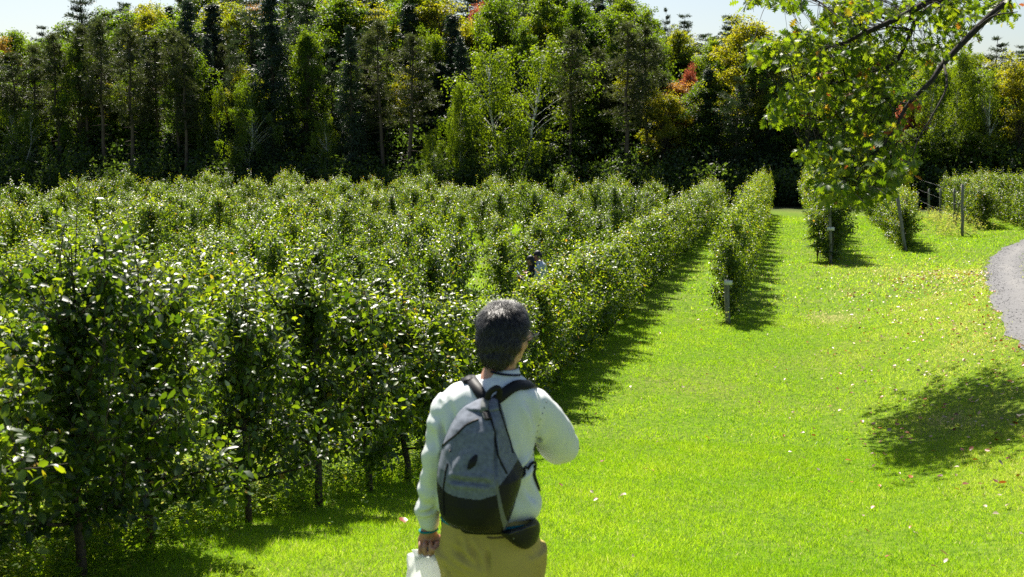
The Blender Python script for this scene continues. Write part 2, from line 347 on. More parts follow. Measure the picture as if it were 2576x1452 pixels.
def build_litter():
    n = 7500; y = np.sqrt(rng.random(n) * (44 ** 2 - 4 ** 2) + 16); x = -3.2 + (np.minimum(.27 * y + .8, road_edge(y)) + 3.2) * rng.random(n)
    p = .035 + .9 * sst(.2, 4.2, x) * sst(8, 14, y) * (1 - sst(30, 40, y)) + .10 * sst(-.5, 1.5, x)
    k = rng.random(n) < p; x, y = x[k], y[k]; n = len(x)
    P = np.stack([x, y, H(x, y) + .035 + .02 * rng.random(n)], 1)
    a = rng.random(n) * 6.28; D = np.stack([np.cos(a), np.sin(a), rng.normal(size=n) * .25], 1); N = nrm(np.stack([rng.normal(size=n) * .4, rng.normal(size=n) * .4, np.ones(n)], 1))
    L = rng.uniform(.035, .085, n); t = np.where(rng.random(n) < .66, rng.uniform(0, .42, n), rng.uniform(.48, 1, n))
    V, F, T = leaves(P, D, N, L, L * rng.uniform(.55, .9, n), t, 2, fold=.35, curl=rng.uniform(-.35, .45, n))
    V[:, 2] = np.maximum(V[:, 2], H(V[:, 0], V[:, 1]) + .015)
    tag(obj('fallen_leaves', mesh('fallen_leaves', V, F, M['litter'], T)), 'curled brown orange and pale fallen leaves scattered over the lawn', 'leaves', kind='stuff')
build_litter()
def build_weeds():
    mb = MB(); tb = MB()
    def clump(x, y, h, nl, L, dry=0.):
        n = len(x); z = H(x, y)
        for i in range(n):
            hh = h[i]; m = nl; b = np.array([x[i], y[i], z[i]]); lean = rng.normal(size=2) * .22
            t = rng.random(m) ** .7; P = b + np.stack([lean[0] * hh * t * t, lean[1] * hh * t * t, hh * t], 1) + rng.normal(size=(m, 3)) * .03 * (hh / .4)
            a = rng.random(m) * 6.28; D = np.stack([np.cos(a), np.sin(a), rng.uniform(-.2, .7, m)], 1)
            N = np.stack([rng.normal(size=m) * .5, rng.normal(size=m) * .5, np.ones(m)], 1)
            mb.add(*leaves(P, D, N, L * rng.uniform(.6, 1.3, m), L * rng.uniform(.3, .6, m), np.clip(rng.normal(.42 + dry, .2, m), 0, 1), 0))
    n = 2300; y = 4.0 + 26 * rng.random(n) ** 1.5; x = ROW1 + rng.normal(size=n) * .28 - .3
    clump(x, y, rng.uniform(.12, .42, n), 26, .042)
    n = 620; y = 3.9 + 4.4 * rng.random(n) ** 1.2; x = ROW1 - .25 - np.abs(rng.normal(size=n)) * .35 + .15 * rng.random(n)
    clump(x, y, rng.uniform(.18, .45, n), 26, .04, .25)
    n = 1000; y = 4.0 + 13 * rng.random(n); x = ROW1 - .5 - 1.7 * rng.random(n)
    clump(x, y, rng.uniform(.2, .55, n), 22, .045, .25)
    for rx, ry in ROWS_R:
        n = 160; y = ry - .3 + (66 - ry) * rng.random(n) ** 1.5; x = rx + rng.normal(size=n) * .35
        clump(x, y, rng.uniform(.15, .45, n), 12, .06, .15)
    n = 260; y = 52.5 + 12 * rng.random(n); x = 7.4 + rng.normal(size=n) * .7 + (y - 53) * .05
    clump(x, y, rng.uniform(.3, .8, n), 14, .10, .35)
    tag(mb.build('weeds', M['weed']), 'leafy weeds and tall stalks at the feet of the apple rows', 'weeds', kind='stuff')
build_weeds()

# ------------------------------------------------------------------ apple trees
def apple_proto(seed, h, rad, detail, nshoot, leafL, keep=1.0, zlow=.5, nspur=1000, nl=17, slim=False):
    global rng
    old = rng; rng = np.random.default_rng(seed)
    tb = MB(); lb = MB()
    n = 9; tz = np.linspace(0, h * .86, n); lead = np.stack([np.cumsum(rng.normal(size=n)) * .012, np.cumsum(rng.normal(size=n)) * .012, tz], 1); lead[:2, :2] = 0
    tb.add(*tube(lead, np.linspace(.034, .008, n), 7))
    limbs = [lead[3:]]
    for i in range(nl):
        f = i / (nl - 1); z0 = zlow + (h * .78 - zlow) * f; a = i * 2.4 + rng.normal() * .4
        ln = rad * (1.05 - .62 * f if not slim else float(np.interp(f, [0, .35, .75, 1], [.5, 1.0, .8, .45]))) * rng.uniform(.72, 1.22); b = np.array([np.interp(z0, tz, lead[:, 0]), np.interp(z0, tz, lead[:, 1]), z0])
        rise = rng.uniform(.05, .5) + .25 * f
        s = np.linspace(0, 1, 6)[:, None]; d = np.array([math.cos(a), math.sin(a), rise])
        P = b + d * ln * s + np.array([0, 0, 1]) * ln * .18 * s ** 2 + rng.normal(size=(6, 3)) * .015 * s
        tb.add(*tube(P, np.linspace(.014, .004, 6), 5)); limbs.append(P)
    segs = np.concatenate([np.repeat(np.arange(len(limbs))[1:], 1)])
    starts = []; dirs = []; lens = []
    for i in range(nshoot):
        q = limbs[rng.integers(0, len(limbs)) if rng.random() > .12 else 0]
        t = rng.uniform(.12, 1) * (len(q) - 1); j = min(int(t), len(q) - 2); p = q[j] + (q[j + 1] - q[j]) * (t - j)
        out = np.array([p[0], p[1], 0]); out = out / (np.linalg.norm(out) + .05)
        starts.append(p); dirs.append(np.array([0, 0, rng.uniform(.3, 1.0)]) + out * rng.uniform(0, .7) + rng.normal(size=3) * .45); lens.append(rng.uniform(.14, .36))
    for i in range(7):
        starts.append(lead[-1 - (i % 3)] + rng.normal(size=3) * .05 * np.array([1, 1, .3])); dirs.append(np.array([rng.normal() * .2, rng.normal() * .2, 1])); lens.append(rng.uniform(.22, .5))
    for i in range(6):
        q = limbs[rng.integers(6, len(limbs))]; starts.append(q[-1]); dirs.append(np.array([rng.normal() * .2, rng.normal() * .2, 1])); lens.append(rng.uniform(.3, .5))
    PP, DD, NN, LL, TT = [], [], [], [], []
    for p, d, l in zip(starts, dirs, lens):
        d = d / np.linalg.norm(d); m = max(4, int(l / .027 * keep)); s = (np.arange(m) + .5) / m
        path = p + d * l * s[:, None] + np.array([0, 0, 1]) * .06 * l * (s ** 2)[:, None]
        if detail == 2: tb.add(*tube(np.stack([p, path[m // 2], path[-1]]), [.004, .003, .002], 4, cap=False))
        u = np.cross(d, [.3, .5, .8]); u /= np.linalg.norm(u) + 1e-6; v = np.cross(d, u); ph = np.arange(m) * 2.4 + rng.random() * 6
        rad_ = u * np.cos(ph)[:, None] + v * np.sin(ph)[:, None]
        PP.append(path + rad_ * .012); DD.append(rad_ * .9 + d * (.25 + .7 * s[:, None]) + rng.normal(size=(m, 3)) * .25 - np.array([0, 0, .25]))
        NN.append(d * .8 + np.array([0, 0, .7]) + rng.normal(size=(m, 3)) * .35); LL.append(leafL * (1.05 - .35 * s) * rng.uniform(.6, 1.3, m))
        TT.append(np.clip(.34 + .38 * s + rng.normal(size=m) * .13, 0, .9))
    m = int(nspur * keep)
    for q in limbs[1:]:
        mm = m // nl; t = rng.uniform(.1, 1, mm) * (len(q) - 1.001); j = t.astype(int); p = q[j] + (q[j + 1] - q[j]) * (t - j)[:, None] + rng.normal(size=(mm, 3)) * .07
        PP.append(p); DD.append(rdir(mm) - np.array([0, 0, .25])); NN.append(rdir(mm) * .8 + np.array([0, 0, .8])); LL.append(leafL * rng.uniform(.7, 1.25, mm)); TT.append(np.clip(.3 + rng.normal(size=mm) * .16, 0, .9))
    PP, DD, NN, LL, TT = map(np.concatenate, (PP, DD, NN, LL, TT))
    TT = np.where(rng.random(len(TT)) < .006, 1.0, TT)
    V, F, T = leaves(PP, DD, NN, LL, LL * rng.uniform(.5, .68, len(LL)), TT, detail, fold=.28, curl=rng.uniform(.0, .35, len(LL)))
    rng = old
    return tb.me('trunk', M['bark']), mesh('apple_crown', V, F, M['apple'], T)
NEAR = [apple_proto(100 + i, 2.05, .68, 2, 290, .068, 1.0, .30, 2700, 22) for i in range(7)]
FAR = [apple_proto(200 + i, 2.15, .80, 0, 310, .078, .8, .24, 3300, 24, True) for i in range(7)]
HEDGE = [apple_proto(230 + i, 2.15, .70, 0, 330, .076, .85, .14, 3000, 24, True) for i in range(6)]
ORD = ['', 'first', 'second', 'third', 'fourth', 'fifth', 'sixth', 'seventh', 'eighth', 'ninth', 'tenth', 'eleventh', 'twelfth', 'thirteenth', 'fourteenth', 'fifteenth', 'sixteenth', 'seventeenth', 'eighteenth', 'nineteenth']
TENS = {20: 'twent', 30: 'thirt', 40: 'fort', 50: 'fift', 60: 'sixt', 70: 'sevent', 80: 'eight', 90: 'ninet'}
def nth(n):
    if n >= 100: return 'hundredth' if n == 100 else 'hundred-and-' + nth(n - 100)
    if n < 20: return ORD[n]
    t = TENS[n // 10 * 10]; return t + 'ieth' if n % 10 == 0 else t + 'y-' + ORD[n % 10]
NAPPLE = 0
def apple_tree(x, y, proto, s, sz, label, group, sx=None):
    global NAPPLE
    e = thing('apple_tree', label, 'apple tree', (x, y, float(H(x, y)) - .01), random.random() * 6.283 if sx is None else random.choice((0, math.pi)) + random.uniform(-.3, .3), group)
    e.scale = (s if sx is None else sx, s, sz)
    obj('trunk', proto[0], e); obj('crown', proto[1], e); NAPPLE += 1
    return e
def plant_rows():
    # row along the lawn
    ys = [4.35, 5.33, 6.22, 7.45, 8.71, 9.89, 10.86]
    while ys[-1] < 62: ys.append(ys[-1] + (1.08 if ys[-1] < 24 else 1.35) * random.uniform(.93, 1.07))
    for i, y in enumerate(ys):
        pr = NEAR[i % 7] if y < 17 else HEDGE[i % 6]
        s = (.88 if y < 8 else 1.0 if y < 15 else .9 if y < 20 else .97) * random.uniform(.9, 1.12)
        apple_tree(ROW1 + random.uniform(-.08, .08), y, pr, s, random.uniform(.96, 1.08) * (.95 if 14.5 < y < 19 else .93 if y < 8 else 1.0), f'apple tree, {nth(i + 1)} from the near end of the row edging the lawn', 'apple trees in the row edging the lawn')
    for k in range(1, 12):
        X = ROW1 - STEP * k; y = max(10.4, -X / .776 - 1.5) + random.uniform(0, 1); i = 0
        while y < 62:
            i += 1
            gap = 1.85 if y < 28 else 2.35
            if not (k == 1 and abs(y - 24.6) < 1.1) and random.random() > .10:
                apple_tree(X + random.uniform(-.15, .15), y, FAR[(i * 3 + k) % 7], random.uniform(1.08, 1.42) * (1 if y < 28 else 1.12), (1.05 + .14 * math.sin(y * .55 + k * 2.1) + .06 * math.sin(y * 1.7 + k)) * random.uniform(.93, 1.08),
                       f'apple tree, {nth(i)} from the front in the {nth(k)} row behind the lawn-edge row', f'apple trees in the {nth(k)} row behind the lawn-edge row', random.uniform(.74, .92))
            y += gap * random.uniform(.78, 1.28)
    names = ['row ending at the nearest blank sign', 'row ending at the printed sign', 'row ending at the leaning post', 'row behind the line of bare posts', 'row beyond the bare posts', 'last row beyond the gravel bend']
    for (rx, ry), nm, rs in zip(ROWS_R, names, ROWS_S):
        y = ry + (.62 if rx < 0 else .34); i = 0
        while y < 69:
            i += 1
            s = random.uniform(.84, 1.0) * (1.05 if i == 1 else 1) * (1.25 if rs > 1.4 else 1.12 if rx > 4 else .9); sz = rs * random.uniform(.94, 1.05) * (.84 if i == 1 else 1)
            apple_tree(rx + random.uniform(-.06, .06), y, HEDGE[(i * 2 + int(ry)) % 6], s, sz, f'apple tree, {nth(i)} from the front of the {nm}', f'apple trees of the {nm}')
            y += (1.1 if i < 5 else 1.6) * random.uniform(.92, 1.08)
plant_rows()
print('APPLE TREES', NAPPLE)

# ------------------------------------------------------------------ posts and signs
def post(name, label, base, top, r, group=None, cat='post'):
    b = np.array(base, float); t = np.array(top, float)
    P = np.linspace(0, 1, 7)[:, None] * (t - b); P[1:-1, :2] += rng.normal(size=(5, 2)) * .006
    mb = MB(); mb.add(*tube(P - np.array([0, 0, .03]), np.linspace(r * .9, r * .78, 7) * rng.uniform(.96, 1.04, 7), 12))
    o = mb.build(name, M['wood'], loc=tuple(b)); return tag(o, label, cat, group)
M['signwhite'] = plain('white_sign_board', (.74, .73, .66), .45, .4, 6, .06)
M['ink'] = plain('sign_print', (.05, .06, .09), .6)
M['metal'] = plain('dull_metal', (.25, .25, .26), .4, .5, metal=.8)
def sign(loc, w, h, label, marks, faceyaw):
    e = thing('row_sign', label, 'sign', loc, faceyaw, 'row signs nailed on posts')
    b = MB(); b.add(*box((0, 0, 0), (w, .012, h))); obj('board', b.me('board', M['signwhite'], False), e)
    n = MB()
    for z in (.3, -.3): n.add(*tube([(0, -.006, z * h), (0, -.012, z * h)], .006, 8))
    obj('nail', n.me('nail', M['metal']), e)
    if marks:
        q = MB()
        q.add(*box((-.07, -.0075, 0), (.006, .003, h * .8)))
        P = bez([(-.02, -.008, .035), (-.008, -.008, .05), (.012, -.008, .042), (.004, -.008, .022), (-.004, -.008, .008)], 10); q.add(*tube(P, .0045, 5))
        for k in range(7): q.add(*box((-.045 + k * .016, -.0075, -.045), (.011, .003, .012 + .006 * (k % 2))))
        obj('print', q.me('print', M['ink'], False), e)
    return e
p2 = at(1832, 816); p2t = at_Y(1828, 700, p2[1] + .03)
post('row_post', 'grey wooden post leaning slightly behind the nearest white sign', p2, p2t, .065, 'row end posts')
s2 = at_Y(1832, 711.5, p2[1] - .10); sign(tuple(s2), .185 * (p2[1] / 26.2) * 1.0, .105, 'blank cream white sign on the nearest row post', False, YAW * .5)
p3 = at(2090, 663); p3t = at_Y(2088, 520, p3[1])
post('row_post', 'grey wooden post carrying the small printed white sign', p3, p3t, .062, 'row end posts')
s3 = at_Y(2090, 576, p3[1] - .09); sign(tuple(s3), .25, .125, 'small white printed sign on the post beside the sumac', True, 0)
p4 = at(2278, 632); p4t = at_Y(2257, 486, p4[1] + .2)
post('row_post', 'dark post leaning left at the end of the fourth row', p4, p4t, .08, 'row end posts')
for (bx, by, tx, ty, lab) in [(2421, 595, 2421, 462, 'tall grey bare post nearest the gravel bend'), (2401, 563, 2401, 472, 'bare grey post just behind the braced corner post'),
                              (2366, 549, 2366, 473, 'third bare grey post along the wire trellis'), (2337, 538, 2337, 474, 'fourth bare grey post along the wire trellis'), (2308, 532, 2308, 480, 'farthest bare grey post of the wire trellis')]:
    b = at(bx, by); post('trellis_post', lab, b, at_Y(tx, ty, b[1]), .075 if bx == 2421 else .07, 'bare trellis posts')
b5 = at(2421, 595); bb = at(2403, 567); post('brace_post', 'slanting brown brace leaning on the tall corner post', bb, at_Y(2414, 510, b5[1] + .5), .05, None, 'brace')
def wires():
    mb = MB(); a = at(2421, 595); b = at(2308, 532)
    for h in (.7, 1.3, 1.9): mb.add(*tube([a + (0, 0, h), (a + b) / 2 + (0, 0, h - .02), b + (0, 0, h)], .0025, 4))
    tag(mb.build('trellis_wire', M['metal']), 'thin wires strung between the bare trellis posts', 'wire')
wires()

# ------------------------------------------------------------------ sumac beside the third row
def sumac():
    b = at_Y(2056, 640, 41.1); b[2] = H(b[0], b[1])
    e = thing('sumac_shrub', 'young sumac with drooping feathery leaves beside the printed sign post', 'shrub', tuple(b))
    st = MB(); lf = MB()
    for i in range(4):
        top = np.array([-.12 + .12 * i, rng.normal() * .15, 1.5 + .35 * rng.random()])
        P = bez([(0, 0, 0), top * .5 + rng.normal(size=3) * .03, top], 7); st.add(*tube(P, np.linspace(.018, .008, 7), 6))
        for j in range(14):
            p = P[2 + j // 3] + rng.normal(size=3) * .02; a = math.pi + rng.normal() * .8 if j % 4 else rng.random() * 6.28
            d = np.array([math.cos(a), math.sin(a) * .7, 0]); ln = rng.uniform(.4, .62)
            s = np.linspace(0, 1, 14); C = p + d * ln * s[:, None] + np.array([0, 0, 1]) * (.12 * s - .22 * s ** 2)[:, None]
            st.add(*tube(C[::3], .004, 4))
            side = np.cross(d, [0, 0, 1])
            for sg in (-1, 1):
                n = len(s) - 2; lf.add(*leaves(C[2:], np.broadcast_to(side * sg + d * .35 - np.array([0, 0, .35]), (n, 3)) + rng.normal(size=(n, 3)) * .1, np.broadcast_to([0, 0, 1.0], (n, 3)), .12 * (1 - .5 * s[2:]), .035, np.clip(rng.normal(.45, .15, n), 0, 1), 2))
    obj('stem', st.me('stem', M['bark']), e); obj('foliage', lf.me('foliage', M['weed']), e)
sumac()

# ------------------------------------------------------------------ oak hanging in from the right
def oak():
    base = np.array([11.0, 17.0, 0.0]); base[2] = H(base[0], base[1])
    e = thing('oak_tree', 'oak with lobed green and rusty leaves hanging over the lawn from beside the track', 'oak tree', tuple(base))
    tb = MB(); lb = MB()
    nodes = []
    def br(P, r0, r1, n=12, rec=True):
        Q = bez(P, n); tb.add(*tube(Q, np.linspace(r0, r1, n), 9)); 
        if rec: nodes.append(Q)
        return Q
    D = lambda x, y, d: at_depth(x, y, d * 1.32)
    T = np.array([(0, 0, 0), (.03, .05, 2), (-.05, 0, 4), (.05, -.1, 6), (-.1, 0, 8), (-.05, .1, 9.6)]) + base
    br(T, .36, .16, 16, False)
    j1 = T[3]; j2 = T[4]; j3 = T[5]
    b1 = br([j1, (j1 + D(2600, -60, 13.2)) / 2 + (0, 0, .5), D(2600, -60, 13.2), D(2536, 0, 13), D(2460, 69, 12.9), D(2374, 159, 12.8), D(2339, 208, 12.7), D(2284, 263, 12.7), D(2238, 346, 12.6), D(2183, 398, 12.5), D(2135, 433, 12.4)], .075, .012, 36)
    b2 = br([j2, D(2560, -190, 13.4), D(2440, -60, 13.6), D(2342, 0, 13.6), D(2260, 45, 13.5), D(2183, 80, 13.4), D(2107, 114, 13.3), D(2020, 135, 13.2), D(1935, 140, 13.1)], .085, .008, 28)
    b3 = br([D(2440, -60, 13.6), D(2367, 0, 13.9), D(2310, 45, 14), D(2275, 118, 14), D(2239, 166, 14), D(2114, 204, 13.9), D(2045, 225, 13.8), D(1960, 262, 13.7)], .05, .007, 24)
    b4 = br([D(2374, 159, 12.8), D(2381, 220, 12.4), D(2340, 300, 12.2), D(2310, 350, 12.1), D(2290, 420, 12)], .018, .005, 14)
    b5 = br([D(2284, 263, 12.7), D(2255, 255, 12.9), D(2228, 247, 13)], .02, .009, 6)
    b6 = br([D(2238, 346, 12.6), D(2240, 400, 12.5), D(2200, 440, 12.3), D(2140, 480, 12.1)], .016, .005, 12)
    b7 = br([D(2239, 166, 14), D(2170, 250, 14.1), D(2090, 290, 14), D(1990, 300, 13.9)], .02, .005, 14)
    b8 = br([D(2183, 80, 13.4), D(2110, 40, 13.2), D(2030, -10, 13), D(1940, -5, 12.9)], .02, .005, 12)
    b9 = br([D(2460, 69, 12.9), D(2500, 40, 12.5), D(2560, 30, 12.2)], .02, .006, 8)
    b10 = br([D(2183, 398, 12.5), D(2110, 395, 12.5), D(2030, 400, 12.4)], .012, .004, 10)
    # limbs that carry the rest of the crown, outside the frame
    hi = []
    for (s, tgt) in [(j1, (5.5, 9.5, 7.6)), (j2, (6, 9, 11)), (j3, (11, 16, 12.5)), (j3, (8, 14, 13)), (j2, (13, 12, 9.5)), (j1, (12.5, 8, 7.5)), (j1, (6.2, 15.5, 6.6)), (j1, (7.5, 13.2, 6.2)), (j1, (8, 18.5, 7)), (j1, (5.4, 17.5, 7.4)), (j2, (10, 19, 10)), (j3, (6.5, 18, 11.5)), (j1, (7.5, 8.2, 8.5))]:
        hi.append(br([s, (s + np.array(tgt)) / 2 + rng.normal(size=3) * .4, tgt], .1, .015, 12, False))
    # foliage sprays: (pixel x, y, half-width, half-height, depth, count)
    sprays = [(1905, 2, 45, 14, 12.9, 14), (1990, 12, 40, 14, 13, 10), (2150, 20, 70, 34, 13.3, 46), (2090, 70, 50, 34, 13.3, 34), (2010, 110, 60, 34, 13.2, 44), (1925, 128, 50, 26, 13.1, 30), (1905, 150, 26, 14, 13.1, 10),
              (2080, 150, 80, 36, 13.4, 54), (2150, 100, 40, 40, 13.5, 26), (2200, 170, 60, 40, 13.7, 36), (2130, 215, 80, 40, 13.8, 50), (2030, 235, 60, 34, 13.7, 40), (1965, 275, 44, 28, 13.8, 26), (1945, 300, 24, 12, 13.8, 9), (2060, 290, 60, 26, 14, 34),
              (2180, 265, 60, 34, 13.8, 36), (2230, 215, 46, 34, 13.4, 24), (2320, 150, 40, 46, 13.9, 22), (2370, 50, 60, 40, 14, 28), (2440, 20, 60, 26, 13.9, 22), (2390, 120, 40, 30, 13.7, 16), (2520, 34, 50, 20, 13.4, 14), (2440, 90, 30, 18, 13.7, 8), (2270, 30, 50, 24, 13.8, 22), (2250, 95, 26, 24, 13.8, 12),
              (2130, 320, 60, 24, 13.4, 24), (2230, 330, 26, 20, 12.7, 9), (2190, 360, 46, 24, 12.6, 22), (2125, 365, 46, 24, 12.7, 22), (2050, 392, 40, 18, 12.5, 18), (2120, 410, 60, 26, 12.5, 34), (2210, 400, 40, 30, 12.5, 24), (2270, 425, 32, 34, 12.2, 20), (2150, 455, 60, 28, 12.3, 36), (2090, 460, 40, 22, 12.4, 18),
              (2210, 470, 46, 26, 12.2, 26), (2080, 500, 32, 16, 12.2, 12), (2150, 500, 40, 14, 12.1, 14), (2195, 495, 40, 14, 12.1, 12), (2310, 250, 24, 24, 12.6, 6), (2250, 290, 24, 20, 13, 6)]
    allp = np.concatenate(nodes); prof = np.array([(0, .0), (.10, .02), (.20, .20), (.29, .06), (.40, .36), (.50, .08), (.60, .44), (.70, .09), (.80, .28), (.87, .07), (1, 0)])
    LP, LD, LN, LL, LT = [], [], [], [], []
    def spray(p, q):
        d = p - q; m = max(3, int(np.linalg.norm(d) / .12)); P = bez([q, (p + q) / 2 + np.array([0, 0, .06]) + rng.normal(size=3) * .04, p], m + 1)
        tb.add(*tube(P, np.linspace(.006, .0025, m + 1), 4, cap=False))
        nl = rng.integers(4, 8); a0 = rng.random() * 6.28; td = nrm(P[-1] - P[-2])
        hue = np.clip(rng.normal(.45, .2), 0, .82)
        if rng.random() < .009: hue = .92
        for i in range(nl):
            a = a0 + i * 2.4; dr = np.array([math.cos(a), math.sin(a), -.55 + rng.normal() * .45]) + td * .5
            LP.append(p - td * .045 * i + rng.normal(size=3) * .03); LD.append(dr); LN.append(np.array([rng.normal() * .9, rng.normal() * .9, .75])); LL.append(rng.uniform(.09, .165)); LT.append(np.clip(hue + rng.normal() * .08 + (.45 if rng.random() < .012 else 0), 0, 1))
    for x, y, w, h, dep, n in sprays + [(x + 8, y - 12, w * .85, h * .85, dep + 1.1, n * .75) for x, y, w, h, dep, n in sprays if w > 30]:
        for i in range(int(n * .9)):
            r = math.sqrt(rng.random()); a = rng.random() * 6.28
            p = D(x + w * r * math.cos(a), y + h * r * math.sin(a), dep + rng.normal() * .62)
            i = np.argmin(np.linalg.norm(allp - p - np.array([0, 0, .05]), axis=1)); q = allp[i]
            spray(p, q)
    for Q in hi:
        for i in range(120):
            t = rng.integers(4, 12); p = Q[t] + rng.normal(size=3) * np.array([.8, .8, .55]); spray(p, Q[t])
    P, Dd, N, L, Tt = map(np.array, (LP, LD, LN, LL, LT)); n = len(P)
    Dd = nrm(Dd); N = nrm(N - Dd * (N * Dd).sum(-1, keepdims=True)); S = np.cross(Dd, N); cu = rng.uniform(-.1, .5, n)
    vs = []
    for t, w in prof:
        c = P + Dd * (L * (t + .12))[:, None] - N * (L * cu * t * t)[:, None]
        pt = .06 if w > .12 else 0
        vs.append(c); 
        if 0 < t < 1:
            for sg in (-1, 1): vs.append(c + S * (L * w * sg)[:, None] + Dd * (L * pt)[:, None] + N * (L * w * .22)[:, None])
    V = np.stack(vs, 1); k = V.shape[1]; tr = []; ns = len(prof)
    for i in range(ns - 1):
        c0 = 0 if i == 0 else 3 * i - 2; c1 = 3 * (i + 1) - 2
        if i == 0: tr += [(c0, c1, c1 + 1), (c0, c1 + 2, c1)]
        elif i == ns - 2: tr += [(c0 + 1, c0, c1), (c0, c0 + 2, c1)]
        else: tr += [(c0, c1, c1 + 1), (c0, c1 + 1, c0 + 1), (c0, c0 + 2, c1 + 2), (c0, c1 + 2, c1)]
    F = (np.arange(n)[:, None, None] * k + np.array(tr)[None]).reshape(-1, 3)
    V = V.reshape(-1, 3) - base
    obj('crown', mesh('crown', V, F, M['oak'], np.repeat(Tt, k)), e)
    v, f, t = tb.arrays(); obj('trunk', mesh('trunk', v - base, f, M['oakbark'], t), e)
oak()

# ------------------------------------------------------------------ forest
def cards(P, D, L, W, tint, lb):
    N = rdir(len(P)); lb.add(*leaves(P, D, N, L, W, tint, 0, fold=.2, curl=.1))
def deciduous(seed, h, rad, mat, bark, base=.22, nb=46, per=150, leaf=.2, droop=0., multi=1, trunkr=.16, limb=.05, loose=0.):
    """broadleaf tree, h metres tall: limbs end in uneven leafy clumps of several sprays each"""
    global rng
    old = rng; rng = np.random.default_rng(seed); tb = MB(); lb = MB()
    stems = []
    for k in range(multi):
        off = rng.normal(size=2) * .12 * (multi > 1); P = np.stack([np.cumsum(rng.normal(size=8)) * .11 + off[0] * np.linspace(1, 8, 8), np.cumsum(rng.normal(size=8)) * .11 + off[1] * np.linspace(1, 8, 8), np.linspace(0, h * .8, 8)], 1); P[0, :2] = off; P[1, :2] = off * 2
        tb.add(*tube(bez(P, 14), np.linspace(trunkr, .03, 14), 8)); stems.append(bez(P, 30))
    lob = rng.uniform(.55, 1.3, (5, 9))                      # the outline swells and thins from side to side and up the tree
    for i in range(nb):
        f = (i + rng.random()) / nb; z = h * (base + (1 - base) * f ** .85); st = stems[i % multi]
        a = rng.random() * 6.283; wz = np.interp((z / h - base) / (1 - base), [0, .12, .4, .75, 1], [.5, .85, 1, .80, .30]) * lob[min(4, int(f * 5)), int(a / 6.284 * 9)]
        rr = rad * wz * math.sqrt(rng.uniform(.10, 1.2)); sx = st[min(29, int(z / (h * .9) * 29))]; c = np.array([math.cos(a) * rr + sx[0], math.sin(a) * rr + sx[1], z + rng.normal() * .35]); s0 = st[min(29, int(max(0, z - rr * .6) / (h * .9) * 29))]
        tb.add(*tube(bez([s0, (s0 + c) / 2 + (0, 0, .25), c], 6), np.linspace(limb, limb * .25, 6), 5, cap=False))
        sz = rad * rng.uniform(.14, .34) * (1 - .25 * loose); m = int(per * rng.uniform(.4, 1.5)); sh = rng.normal() * .18
        ns = rng.integers(4, 9); sc = rdir(ns) * rng.uniform(.3, 1.15, (ns, 1)) * sz * np.array([1, 1, .6]); w = rng.integers(0, ns, m)
        q = c + sc[w] + rng.normal(size=(m, 3)) * sz * .26 * np.array([1, 1, .7])
        if droop: q[:, 2] -= np.abs(rng.normal(size=m)) * droop * (1 + 1.2 * (w % 2))
        D = nrm(q - c + rdir(m) * sz * .6) - np.array([0, 0, .5 + droop])
        cards(q, D, leaf * rng.uniform(.6, 1.3, m), leaf * rng.uniform(.45, .8, m), np.clip(.5 + sh + rng.normal(size=m) * .17, 0, 1), lb)
    r = (tb.me('trunk', bark), lb.me('crown', mat), h); rng = old; return r
def redpine(seed, h, rad, mat, base=.55, nwh=15, tuft=1.0):
    global rng
    old = rng; rng = np.random.default_rng(seed); tb = MB(); lb = MB()
    P = np.stack([np.cumsum(rng.normal(size=8)) * .06, np.cumsum(rng.normal(size=8)) * .06, np.linspace(0, h, 8)], 1); P[0, :2] = 0; S = bez(P, 40); tb.add(*tube(S, np.linspace(.17, .02, 40), 8))
    for w in range(nwh):
        f = w / (nwh - 1); z = h * (base + (.985 - base) * f); r0 = rad * np.interp(f, [0, .2, .55, .85, 1], [.65, 1, .95, .55, .15])
        for b in range(rng.integers(4, 6)):
            a = rng.random() * 6.28; ln = r0 * rng.uniform(.6, 1.15); s0 = S[int(z / h * 39)]
            e = s0 + np.array([math.cos(a) * ln, math.sin(a) * ln, ln * rng.uniform(-.1, .35)]); B = bez([s0, (s0 + e) / 2 - (0, 0, .08), e], 6); tb.add(*tube(B, np.linspace(.03, .008, 6), 4, cap=False))
            for t in range(int(12 * tuft)):
                c = B[rng.integers(2, 6)] + rng.normal(size=3) * np.array([.22, .22, .14]); m = 9
                D = rdir(m) + np.array([0, 0, .55]) + nrm(e - s0) * .3; cards(np.broadcast_to(c, (m, 3)), D, rng.uniform(.16, .34, m), .045, np.clip(.5 + rng.normal(size=m) * .2, 0, 1), lb)
    for k in range(16):  # dead snags on the bare bole
        z = h * rng.uniform(.25, base); a = rng.random() * 6.28; s0 = S[int(z / h * 39)]; ln = rng.uniform(.3, 1.1); tb.add(*tube([s0, s0 + np.array([math.cos(a) * ln, math.sin(a) * ln, -.1 * ln])], [.018, .005], 4, cap=False))
    r = (tb.me('trunk', M['pinebark']), lb.me('crown', mat), h); rng = old; return r
